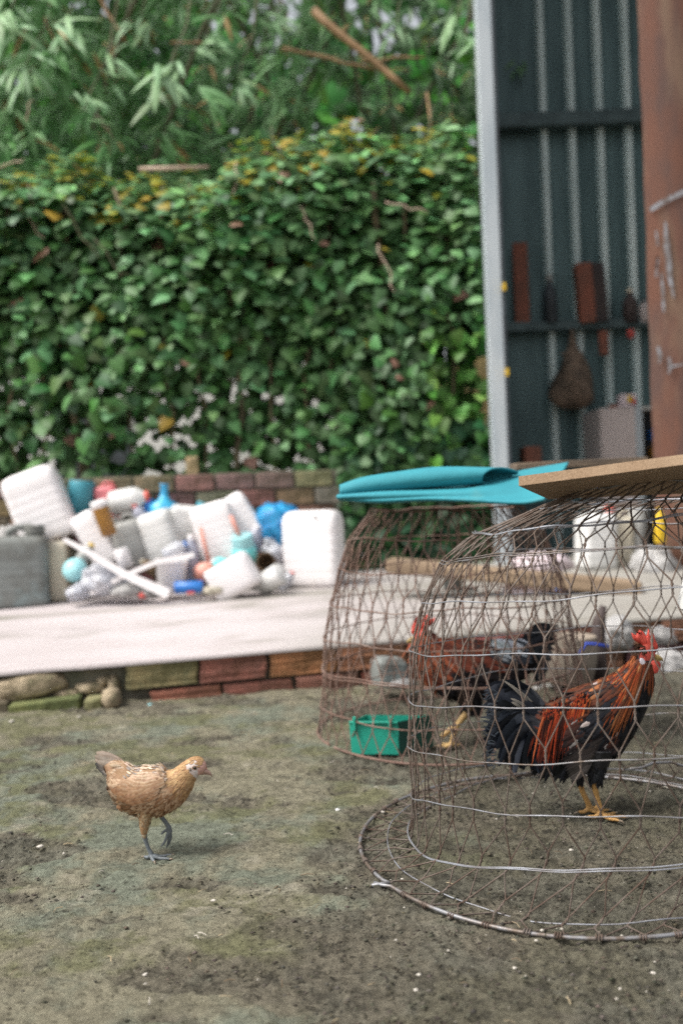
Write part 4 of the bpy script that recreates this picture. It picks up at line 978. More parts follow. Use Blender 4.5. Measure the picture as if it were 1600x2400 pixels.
bag(945, 1603, 3.3, 60, 22, .08, M_whitebag, 'flat pale stone in front of the grey block', 63, 0, 'flat_stone', 'stone', .2)

# ================================================================== CAGES
def cage(rings, N, seed, m_wire, m_hoops, rw, hw, ties, lab, group, base_m, base_r, wobble=.006):
    """rings: X0, Y0, rx, z front, z side, z back"""
    r_ = random.Random(seed); A = np.array([(a, b_, c, d, e, f) for (a, b_, c, d, e, f) in rings], float); K = len(A)
    ox, oy = A[0, 0], A[0, 1]
    root = empty('wire_cage', (ox, oy, 0), lab, 'cage', group)
    w1 = [r_.uniform(0, 6.28) for _ in range(K)]
    def S(phi, t):
        t = max(0.0, min(K - 1 - 1e-6, t)); i = int(t); f = t - i
        p0, p1, p2, p3 = (A[max(i - 1, 0)], A[i], A[i + 1], A[min(i + 2, K - 1)])
        c = 0.5 * ((2 * p1) + (-p0 + p2) * f + (2 * p0 - 5 * p1 + 4 * p2 - p3) * f * f + (-p0 + 3 * p1 - 3 * p2 + p3) * f ** 3)
        if i < 2: c = p1 * (1 - f) + p2 * f
        cs, sn = math.cos(phi), math.sin(phi)
        rr = c[2] + wobble * (math.sin(3 * phi + 1.3 * t + seed) + .7 * math.sin(7 * phi - 2.1 * t))
        z = c[4] + (c[3] - c[5]) / 2 * cs + ((c[3] + c[5]) / 2 - c[4]) * cs * cs + wobble * .5 * math.sin(5 * phi + 2 * t)
        return Vector((c[0] + rr * sn - ox, c[1] - rr * cs - oy, max(z, .003)))
    def nrm(phi): return Vector((math.sin(phi), -math.cos(phi), 0))
    jit = {}
    def node(k2, j):
        k2 %= 2 * N
        if (k2, j) not in jit: jit[(k2, j)] = (r_.uniform(-.26, .26), r_.uniform(-.09, .09), r_.uniform(.13, .25))
        return jit[(k2, j)]
    hx = rw * 1.0
    V = MB()
    for side in (1, -1):
        for k in range(N):
            pts = []
            for j in range(K):
                k2 = 2 * k + (side if j % 2 else 0)
                jf, jt, jl = node(k2, j)
                phi0 = (k2 + jf) * math.pi / N
                sub = 7
                for q in range(sub):
                    u = q / (sub - 1); tt = j + jt + (u - .5) * 2 * jl
                    if j == 0 and tt < 0: continue
                    if j == K - 1 and tt > K - 1.01: continue
                    a = u * math.pi * 3.0 + (0 if side > 0 else math.pi)
                    p = S(phi0, tt); dphi = Vector((math.cos(phi0), math.sin(phi0), 0))
                    p = p + dphi * hx * math.cos(a) + nrm(phi0) * hx * math.sin(a) * (1 if j > 1 else .3) + Vector((0, 0, 0 if j > 1 else hx * abs(math.sin(a))))
                    pts.append(p)
            V.tube(pts, rw, 5, cap=False)
    o = V.build('wire_mesh', m_wire, root, True)
    n = 96
    for j in range(K):
        if j == 0: continue
        m = m_hoops[j % len(m_hoops)]
        ph0 = r_.uniform(0, 6)
        for rep in range(2 if j in (2, 8, 9) else 1):
            pts = []
            for q in range(n):
                phi = 2 * math.pi * q / n
                p = S(phi, j + rep * (.05 + .03 * math.sin(phi * 2 + ph0)))
                p += nrm(phi) * (rw * 1.5 + hw * .5) + Vector((0, 0, .0036 * math.sin(3 * phi + ph0) + .0026 * math.sin(7 * phi + 2 * ph0) + .0012 * math.sin(17 * phi + ph0)))
                pts.append(p)
            MB().tube(pts, hw if j < K - 1 else hw * 1.5, 6, closed=True).build('hoop', m, root, True)
    # base ring, left open with two bent ends
    pts = []; g0 = math.radians(-64); 
    for q in range(n + 1):
        phi = g0 + math.radians(2.2) + (2 * math.pi - math.radians(4.4)) * q / n
        p = S(phi, 0); p.z = base_r + .003 + .002 * math.sin(6 * phi); pts.append(p)
    t0 = nrm(g0) ; tg = Vector((math.cos(g0), math.sin(g0), 0))
    if ties:
        pts = [pts[0] - tg * .03 + t0 * .02 , pts[0] - tg * .014 + t0 * .012] + pts + [pts[-1] + tg * .016 + t0 * -.004, pts[-1] + tg * .010 + t0 * .03]
    MB().tube(pts, base_r, 8).build('base_ring', base_m, root, True)
    if ties:
        for k in range(N):
            for dd in ((node(2 * k, 0)[0]),):
                phi = (2 * k + dd) * math.pi / N
                if abs(((phi - g0 + math.pi) % (2 * math.pi)) - math.pi) < .05: continue
                c = S(phi, 0); c.z = base_r + .003; tg = Vector((math.cos(phi), math.sin(phi), 0)); n_ = nrm(phi)
                pts = []
                for q in range(19):
                    a = q / 18 * 2 * math.pi * 2.6; R_ = base_r + rw * .9
                    pts.append(c + tg * ((q / 18 - .5) * .012) + n_ * math.cos(a) * R_ + Vector((0, 0, math.sin(a) * R_)))
                MB().tube(pts, rw, 5).build('tie_wire', m_wire, root, True)
    return root, S, (ox, oy)
FR = [(.455, 1.915, .445, .003, .003, .003), (.49, 1.93, .42, .008, .008, .006), (.55, 1.93, .432, .105, .012, .015), (.56, 1.915, .430, .200, .108, .060), (.56, 1.915, .440, .290, .214, .158),
      (.56, 1.915, .435, .380, .309, .278), (.56, 1.915, .425, .473, .411, .383), (.568, 1.915, .403, .561, .515, .483), (.57, 1.915, .360, .634, .596, .590), (.575, 1.915, .295, .681, .652, .655), (.60, 1.89, .210, .716, .700, .690), (.64, 1.84, .180, .752, .728, .708)]
front_cage, SF, of_ = cage(FR, 45, 3, M_brownwire, [M_steel, M_galv, M_galv, M_galv], .00145, .0013, True, 'front dome-shaped wire cage holding the red rooster, bright steel hoops', 'dome wire cages', M_steel, .0037, .003)
RR = [(.325, 2.9, .43, .003, .003, .003), (.325, 2.9, .415, .096, .10, .10), (.325, 2.9, .402, .208, .205, .205), (.325, 2.9, .388, .310, .310, .31), (.325, 2.9, .372, .418, .415, .41), (.325, 2.9, .345, .520, .52, .51), (.325, 2.9, .305, .615, .615, .60), (.33, 2.9, .235, .700, .702, .70)]
rear_cage, SR, or_ = cage(RR, 42, 9, M_rustwire, [M_rustwire], .0018, .0022, False, 'rusty brown dome wire cage at the back under the turquoise sheet', 'dome wire cages', M_rustwire, .0038, .004)
o = MB().tube([P(1475, 1802, 2.2), P(1500, 1800, 2.22), P(1530, 1788, 2.25), P(1570, 1786, 2.27), P(1600, 1795, 2.27), P(1640, 1800, 2.28)], .0035, 6).build('bent_wire', M_steel, None, True); tag(o, 'bent end of loose wire lying at the back of the front cage', 'wire')
# feed cup hooked on the front cage at the right edge
t = empty('feed_cup', P(1656, 1385, 1.50), 'white feed cup hooked on the front cage, cut by the right edge', 'cup')
M_ = Matrix.Rotation(math.radians(28), 3, 'Y')
b = MB(); loft_rr(b, [(.05, .06, .006, -.045, 0), (.075, .08, .006, .03, 0), (.068, .072, .006, .03, 0), (.046, .055, .006, -.04, 0)]); b.v = [tuple(M_ @ Vector(v)) for v in b.v]; b.build('cup_body', M_whitedirty, t)
b = MB(); b.box(tuple(M_ @ Vector((0, 0, .0))), (.045, .05, .05), M=M_); b.build('feed', M_plank, t)

# ---- fibreboard lying on the front cage
a, b_, c, d_ = P(1215, 1139, 1.60), P(1600, 1089, 1.49), P(1284, 1170, 1.95), P(1600, 1157, 1.87)
b_ = a + (b_ - a) * 2.4; d_ = c + (d_ - c) * 2.6
nx_, ny_ = 10, 5; V = []; th = Vector((0, 0, .0168))
for lay in (0, 1):
    for i in range(nx_):
        for j in range(ny_):
            u, v = i / (nx_ - 1), j / (ny_ - 1); V.append(a * (1 - u) * (1 - v) + b_ * u * (1 - v) + d_ * u * v + c * (1 - u) * v + th * lay - a)
n0 = nx_ * ny_; F1 = []; F2 = []
for i in range(nx_ - 1):
    F2.append((i * ny_, (i + 1) * ny_, (i + 1) * ny_ + n0, i * ny_ + n0)); q = ny_ - 1; F2.append((i * ny_ + q, i * ny_ + q + n0, (i + 1) * ny_ + q + n0, (i + 1) * ny_ + q))
    for j in range(ny_ - 1):
        q = i * ny_ + j; F1.append((q, q + 1, q + ny_ + 1, q + ny_)); F1.append((q + n0, q + n0 + ny_, q + n0 + ny_ + 1, q + n0 + 1))
for j in range(ny_ - 1):
    F2.append((j, j + n0, j + 1 + n0, j + 1)); q = (nx_ - 1) * ny_ + j; F2.append((q, q + 1, q + 1 + n0, q + n0))
me = bpy.data.meshes.new('fibreboard'); me.from_pydata([tuple(p) for p in V], [], F2 + F1); me.materials.append(M_mdf); me.materials.append(M_mdfu)
for i, p in enumerate(me.polygons): p.material_index = 0 if i < len(F2) else 1
o = bpy.data.objects.new('fibreboard', me); link(o); o.location = a; tag(o, 'brown fibreboard sheet lying across the top of the front cage', 'board')

# ---- turquoise sheet folded on the rear cage
def sst(x): x = max(0, min(1, x)); return x * x * (3 - 2 * x)
def crv(pts, u):
    n = len(pts) - 1; t = max(0, min(n - 1e-6, u * n)); i = int(t); f = t - i
    q = [pts[max(i - 1, 0)], pts[i], pts[i + 1], pts[min(i + 2, n)]]
    return tuple(0.5 * (2 * q[1][k] + (q[2][k] - q[0][k]) * f + (2 * q[0][k] - 5 * q[1][k] + 4 * q[2][k] - q[3][k]) * f * f + (-q[0][k] + 3 * q[1][k] - 3 * q[2][k] + q[3][k]) * f ** 3) for k in range(len(q[0])))
# rolled upper layer: open tube, thin at the left, wide slanting mouth at the right
ax_ = [(796, 1152, 14), (850, 1140, 20), (930, 1130, 23), (1010, 1121, 25), (1080, 1114, 27), (1130, 1110, 27)]
V = []; F = []; nx, na = 34, 40
for i in range(nx):
    u = i / (nx - 1)
    for j in range(na):
        a_ = 2 * math.pi * j / (na - 1)           # 0 = back, seam at the back
        ext = 84 * (.5 + .5 * math.cos(a_ - .75)) ** 1.3 * sst((u - .55) / .45); st_ = -14 * max(0, -math.cos(a_)) * (1 - u) ** 4
        x, y, r_ = crv(ax_, u); x += ext - st_ * 0
        sag = 1 - .62 * (ext / 84)
        yy = y - r_ * math.sin(a_) * sag * (.85 if math.sin(a_) < 0 else 1) + (ext / 84) * 5
        Yd = 2.60 + (r_ * 1.25 * math.cos(a_)) * 2.6 / FPX - .03 * u
        V.append(P(x, yy, Yd))
for i in range(nx - 1):
    for j in range(na - 1): q = i * na + j; F.append((q, q + 1, q + na + 1, q + na))
o = MB().add(V, F).build('foam_sheet', M_mat, None, True); tag(o, 'turquoise foam sheet folded and rolled on top of the rear cage', 'sheet')
md = o.modifiers.new('t', 'SOLIDIFY'); md.thickness = .005; md.offset = 0
# lower layer: faces us, then runs under the roll and out to the pointed corner at the right
rowsL = [[(800, 1163, 2.75), (900, 1150, 2.75), (1000, 1140, 2.75), (1100, 1130, 2.78), (1180, 1112, 2.80), (1250, 1098, 2.78), (1332, 1084, 2.74)],
         [(792, 1160, 2.60), (900, 1151, 2.60), (1000, 1147, 2.60), (1095, 1143, 2.58), (1160, 1126, 2.60), (1245, 1110, 2.62), (1324, 1098, 2.62)],
         [(788, 1165, 2.55), (895, 1156, 2.535), (1000, 1153, 2.53), (1095, 1150, 2.515), (1165, 1143, 2.52), (1240, 1132, 2.54), (1310, 1120, 2.54)],
         [(792, 1169, 2.56), (890, 1168, 2.53), (1000, 1164, 2.52), (1100, 1165, 2.50), (1170, 1165, 2.49), (1235, 1162, 2.48), (1290, 1150, 2.48)],
         [(800, 1172, 2.60), (885, 1178, 2.56), (1000, 1173, 2.54), (1105, 1176, 2.50), (1175, 1180, 2.47), (1228, 1181, 2.45), (1272, 1174, 2.44)],
         [(830, 1174, 2.85), (900, 1177, 2.85), (1000, 1174, 2.85), (1105, 1172, 2.85), (1175, 1170, 2.85), (1228, 1166, 2.85), (1290, 1160, 2.85)]]
V = []; F = []; nu, nv_ = 40, 22
for j in range(nv_):
    rr = [crv([rw_[q] for rw_ in rowsL], j / (nv_ - 1)) for q in range(7)]
    for i in range(nu): V.append(P(*crv(rr, i / (nu - 1))))
for j in range(nv_ - 1):
    for i in range(nu - 1): q = j * nu + i; F.append((q, q + 1, q + nu + 1, q + nu))
o2 = MB().add(V, F).build('lower_layer', M_mat, o, True); md = o2.modifiers.new('t', 'SOLIDIFY'); md.thickness = .005; md.offset = 0
# rough plank behind the sheet on the rear cage
a, b_ = P(1204, 1094, 3.0), P(1500, 1080, 3.05)
b = MB(); b.box((0, 0, 0), ((b_ - a).length, .10, .022), bev=.002); o = b.build('rough_board', M_oldwood); o.location = a.lerp(b_, .5); o.rotation_euler = (0, -math.atan2(b_.z - a.z, b_.x - a.x), .05); tag(o, 'dark rough board lying behind the turquoise sheet', 'board')

# ---- green feed tray in the rear cage
t = empty('feed_tray', G(933, 1772) + Vector((0, 0, .004)), 'bright green plastic feed tray inside the rear cage', 'tray')
s = t.location.y / FPX
t.rotation_euler = (0, 0, math.radians(-10))
w, h, d = .135, .092, .12
b = MB()
def panel(mb, p0, p1, z0, z1, th_):
    pass
V = []; wt = .004
out = [(-w, 0), (0, 0), (d * .75, d * .75), (-w + d * .3, d * .8)]
for zz, g in ((0, .0), (h, .004)):
    for (x, y) in out: V.append((x + (g if x > -.01 else -g), y, zz))
b.add(V, [(0, 1, 5, 4), (1, 2, 6, 5), (2, 3, 7, 6), (3, 0, 4, 7), (0, 3, 2, 1)])
o = b.build('tray_body', M_green, t); md = o.modifiers.new('t', 'SOLIDIFY'); md.thickness = .003
b2 = MB(); b2.add([(.004, -.001, 0), (d * .78, d * .74, 0), (d * .78, d * .74, h + .002), (.004, -.001, h + .002)], [(0, 1, 2, 3)]); o = b2.build('shaded_end', M_shadegreen, t); md = o.modifiers.new('t', 'SOLIDIFY'); md.thickness = .003; md.offset = -1  # extra panel whose dark colour paints the shaded end of the tray
b = MB(); b.box((-w / 2, -.004, h + .002), (w + .006, .008, .006), bev=.001); b.build('rim', M_green, t)
for x in (-w + .012, -.02):
    b = MB(); b.box((x, -.008, h - .004), (.009, .008, .034), bev=.001); b.box((x, -.003, h + .014), (.009, .018, .004)); b.build('hook', M_green, t)

# ================================================================== BIRDS
class Bird:
    def __init__(s, name, foot, facing, label, cat, group=None, z0=0.0):
        s.fx, s.fy = foot; s.o = G(*foot, z0); s.k = s.o.y / FPX; s.face = facing
        s.root = empty(name, s.o, label, cat, group)
        s.rnd = random.Random(foot[0]); s.F = {}
    def pt(s, x, y, dy=0.0):
        a, b_ = W((x - s.fx) * s.k, (s.fy - y) * s.k); return Vector((a, dy * s.k, b_))
    def set_path(s, rows):
        s.rows = [(s.pt(x, y), rv * s.k, rw * s.k) for (x, y, rv, rw) in rows]; s.n = len(rows)
    def C(s, t):
        t = max(0.0, min(s.n - 1 - 1e-5, t)); i = int(t); f = t - i
        R_ = s.rows; q = [R_[max(i - 1, 0)], R_[i], R_[i + 1], R_[min(i + 2, s.n - 1)]]
        def cr(a, b_, c, d): return 0.5 * ((b_ * 2) + (c - a) * f + (a * 2 - b_ * 5 + c * 4 - d) * f * f + (b_ * 3 - a - c * 3 + d) * f ** 3)
        return cr(*[v[0] for v in q]), cr(*[v[1] for v in q]), cr(*[v[2] for v in q])
    def frame(s, t):
        a = s.C(t - .25)[0]; b_ = s.C(t + .25)[0]; T = (b_ - a).normalized()
        N_ = Vector((-T.z, 0, T.x)) * s.face; return T, N_
    def S(s, t, th):
        c, rv, rw = s.C(t); T, N_ = s.frame(t)
        return c + N_ * rv * math.cos(th) + Vector((0, -1, 0)) * rw * math.sin(th)
    def surf(s, t, th):
        p = s.S(t, th); dt = s.S(t + .08, th) - s.S(t - .08, th); da = s.S(t, th + .05) - s.S(t, th - .05)
        n = dt.cross(da)
        c = s.C(t)[0]
        if n.length < 1e-9: n = p - c
        n.normalize()
        if n.dot(p - c) < 0: n = -n
        T = s.frame(t)[0]; d = -dt.normalized()
        if d.dot(T) > -.35: d = -T; n = (p - c).normalized()
        return p, n, d
    def body(s, legs, voxel, colfn, m=M_skin):
        V = []; F = []; ns, na = 44, 26
        for i in range(ns):
            t = (s.n - 1) * i / (ns - 1)
            for a in range(na): V.append(s.S(t, 2 * math.pi * a / na))
        for i in range(ns - 1):
            for a in range(na): F.append((i * na + a, i * na + (a + 1) % na, (i + 1) * na + (a + 1) % na, (i + 1) * na + a))
        F.append(tuple(range(na))); F.append(tuple((ns - 1) * na + a for a in range(na - 1, -1, -1)))
        b = MB().add(V, F)
        for L_ in legs: b.tube([p for p, r in L_], [r for p, r in L_], 10)
        me = b.mesh('body'); bm = bmesh.new(); bm.from_mesh(me); bmesh.ops.recalc_face_normals(bm, faces=bm.faces); bm.to_mesh(me); bm.free()
        o = bpy.data.objects.new('tmp', me); COL.objects.link(o)
        md = o.modifiers.new('r', 'REMESH'); md.mode = 'VOXEL'; md.voxel_size = voxel; md.adaptivity = 0
        md = o.modifiers.new('s', 'SMOOTH'); md.iterations = 3; md.factor = .5
        dg = bpy.context.evaluated_depsgraph_get(); me2 = bpy.data.meshes.new_from_object(o.evaluated_get(dg)); me2.name = 'body'
        bpy.data.objects.remove(o)
        nv = len(me2.vertices); co = np.empty(nv * 3); me2.vertices.foreach_get('co', co); co = co.reshape(-1, 3)
        c = np.ones((nv, 4), dtype=np.float32); c[:, :3] = colfn(co)
        at = me2.color_attributes.new('col', 'FLOAT_COLOR', 'POINT'); at.data.foreach_set('color', c.ravel()); smooth(me2)
        obj('body', me2, s.root, m)
    # feathers ---------------------------------------------------------
    def feather(s, part, p0, n, d, L, w, droop=0.15, ce=(.1, .1, .1), cm=None, ct=None, lift=.05, prof=(.35, .8, 1.0, .85, .12), g=Vector((0, 0, -1)), cup=.18):
        cm = cm or ce; ct = ct or ce
        q = s.F.setdefault(part, MB())
        side = n.cross(d)
        if side.length < 1e-6: return
        side.normalize(); R_ = len(prof); V = []; C = []
        for i, pw in enumerate(prof):
            t = i / (R_ - 1); c = p0 + d * L * t + g * (droop * L * t * t) + n * (lift * L * t * (1 - .5 * t))
            for j in (-1, 0, 1):
                V.append(c + side * (j * pw * w * .5) + n * ((0 if j else 1) * pw * w * cup))
                a = ce if j else cm
                C.append(tuple(a[x] * (1 - t * t) + ct[x] * t * t for x in range(3)))
        F = []
        for i in range(R_ - 1):
            for j in range(2): a = i * 3 + j; F.append((a, a + 1, a + 4, a + 3))
        q.add(V, F, C)
    def quill(s, part, pts, w, ce, cm=None, ct=None, prof=(.3, .8, 1, 1, .95, .7, .1), face_n=Vector((0, -1, 0)), cup=.1):
        """long feather along a bent line"""
        cm = cm or ce; ct = ct or ce; q = s.F.setdefault(part, MB()); R_ = len(prof); V = []; C = []
        def bez(t):
            a, b_, c = pts; return a * (1 - t) ** 2 + b_ * 2 * t * (1 - t) + c * t * t
        for i, pw in enumerate(prof):
            t = i / (R_ - 1); c = bez(t); d = (bez(min(1, t + .05)) - bez(max(0, t - .05))).normalized()
            side = face_n.cross(d).normalized()
            for j in (-1, 0, 1):
                V.append(c + side * (j * pw * w * .5) + face_n * ((0 if j else 1) * pw * w * cup)); a = ce if j else cm
                C.append(tuple(a[x] * (1 - t ** 3) + ct[x] * t ** 3 for x in range(3)))
        F = []
        for i in range(R_ - 1):
            for j in range(2): a = i * 3 + j; F.append((a, a + 1, a + 4, a + 3))
        q.add(V, F, C)
    def finish(s, mats):
        for part, mb in s.F.items():
            me = mb.mesh(part, mats.get(part, M_feather), True, True); o = obj(part, me, s.root); o['kind'] = 'stuff'
    def toes(s, part, ankle, dirs, L, r, colr=None):
        out = []
        for (a, l) in dirs:
            d = Vector((math.cos(math.radians(a)) * s.face, -math.sin(math.radians(a)), 0)); p = []
            for q in range(6):
                u = q / 5; z = ankle.z + (r * 1.1 - ankle.z) * min(1, u * 2.2) + r * .5 * math.sin(u * math.pi * 3) * .3
                p.append((Vector((ankle.x, ankle.y, 0)) + d * L * l * u + Vector((0, 0, z)), r * (1.25 - .55 * u)))
            out.append(p)
            e, e0 = p[-1][0], p[-2][0]; dd = (e - e0).normalized()
            MB().tube([e - dd * .001, e + dd * L * .10 + Vector((0, 0, .001)), e + dd * L * .22 - Vector((0, 0, r * .7))], [r * .62, r * .42, r * .06], 6).build('claw', M_claw, s.root, True)
        return out
    def blob(s, name, c, size, m, tilt=0, dy=0, pw=1.0, n=16):
        bm = bmesh.new(); bmesh.ops.create_uvsphere(bm, u_segments=n, v_segments=n, radius=1)
        for v in bm.verts:
            v.co = Vector((v.co.x * size[0], v.co.y * size[1], v.co.z * size[2])) * s.k
            v.co.x *= 1 + (pw - 1) * (-v.co.z / (size[2] * s.k))
        me = bpy.data.meshes.new(name); bm.to_mesh(me); bm.free(); smooth(me)
        o = obj(name, me, s.root, m); o.location = s.pt(*c, dy); o.rotation_euler = (0, math.radians(tilt), 0); return o
    def plate(s, name, outline, th, m, dy=0):
        c2 = [s.pt(x, y) for x, y in outline]; n = len(c2); cx = sum(p.x for p in c2) / n; cz = sum(p.z for p in c2) / n
        bm = bmesh.new(); t = th * s.k
        fr = [bm.verts.new((p.x, dy * s.k, p.z)) for p in c2]
        f = bm.faces.new(fr); r = bmesh.ops.triangulate(bm, faces=[f])
        bmesh.ops.subdivide_edges(bm, edges=bm.edges[:], cuts=2, use_grid_fill=True)
        bd = {v for e in bm.edges if len(e.link_faces) == 1 for v in e.verts}
        g = bmesh.ops.duplicate(bm, geom=bm.verts[:] + bm.edges[:] + bm.faces[:])
        dup = g['vert_map']
        orig = [v for v in bm.verts if v in bd or v not in set(x for x in g['geom'] if isinstance(x, bmesh.types.BMVert))]
        new = {x for x in g['geom'] if isinstance(x, bmesh.types.BMVert)}
        for v in bm.verts:
            isb = len([e for e in v.link_edges if len(e.link_faces) == 1]) > 0
            v.co.y += (-1 if v in new else 1) * (0.0 if isb else t)
        for f in bm.faces:
            pass
        bmesh.ops.remove_doubles(bm, verts=bm.verts[:], dist=1e-6); bmesh.ops.recalc_face_normals(bm, faces=bm.faces)
        me = bpy.data.meshes.new(name); bm.to_mesh(me); bm.free(); smooth(me); return obj(name, me, s.root, m)

def mixt(a, b_, t): return tuple(a[i] * (1 - t) + b_[i] * t for i in range(3))
def vary(c, r, v=.2):
    f = r.uniform(1 - v, 1 + v); return tuple(max(.004, x * f * r.uniform(1 - v * .2, 1 + v * .2)) for x in c)

def rooster_head(B, X, Z, sc):
    """X, Z map head-space pixels of the front rooster (centre 1510,1530) to this bird"""
    f = lambda x, y: (X + (x - 1510) * sc * B.face, Z + (y - 1530) * sc)
    comb = [(1506, 1516), (1497, 1507), (1484, 1499), (1483, 1491), (1477, 1480), (1488, 1487), (1501, 1489), (1502, 1483), (1498, 1473), (1506, 1479), (1512, 1489), (1514, 1484), (1517, 1469), (1520, 1478), (1521, 1489), (1523, 1486), (1525, 1478), (1527, 1484), (1527, 1491), (1531, 1489), (1534, 1497), (1538, 1507), (1540, 1522), (1534, 1529), (1523, 1526), (1514, 1518)]
    B.plate('comb', [f(*p) for p in comb], 5.0 * sc, M_comb)
    B.blob('face', f(1513, 1532), (20 * sc, 17 * sc, 18 * sc), M_comb, tilt=20 * B.face)
    B.blob('wattle', f(1525, 1559), (13 * sc, 4 * sc, 16 * sc), M_comb, tilt=8 * B.face, dy=-15 * sc, pw=1.18)
    B.blob('wattle', f(1536, 1556), (11 * sc, 3.2 * sc, 14 * sc), M_comb, tilt=-6 * B.face, dy=2 * sc, pw=1.15)
    B.blob('ear_lobe', f(1498, 1548), (6.5 * sc, 2.5 * sc, 12 * sc), M_lobe, tilt=-24 * B.face, dy=-20 * sc)
    B.blob('eye', f(1505, 1524), (4.2 * sc, 3 * sc, 4.2 * sc), M_eye, dy=-16.0 * sc)
    B.blob('pupil', f(1505.5, 1524), (2.1 * sc, 1.4 * sc, 2.1 * sc), M_pupil, dy=-18.2 * sc)
    # beak: upper hooked over lower
    up = [(1524, 1537, 8.0), (1533, 1537, 7.0), (1542, 1539, 5.2), (1549, 1543, 3.0), (1551.5, 1548, .8)]
    MB().tube([B.pt(*f(x, y)) for x, y, r in up], [r * sc * B.k for x, y, r in up], 10).build('upper_beak', M_beak, B.root, True)
    lo = [(1524, 1543, 5.0), (1534, 1545, 4.0), (1543, 1546, 2.2), (1547, 1546.5, .8)]
    MB().tube([B.pt(*f(x, y)) for x, y, r in lo], [r * sc * B.k for x, y, r in lo], 8).build('lower_beak', M_beak, B.root, True)

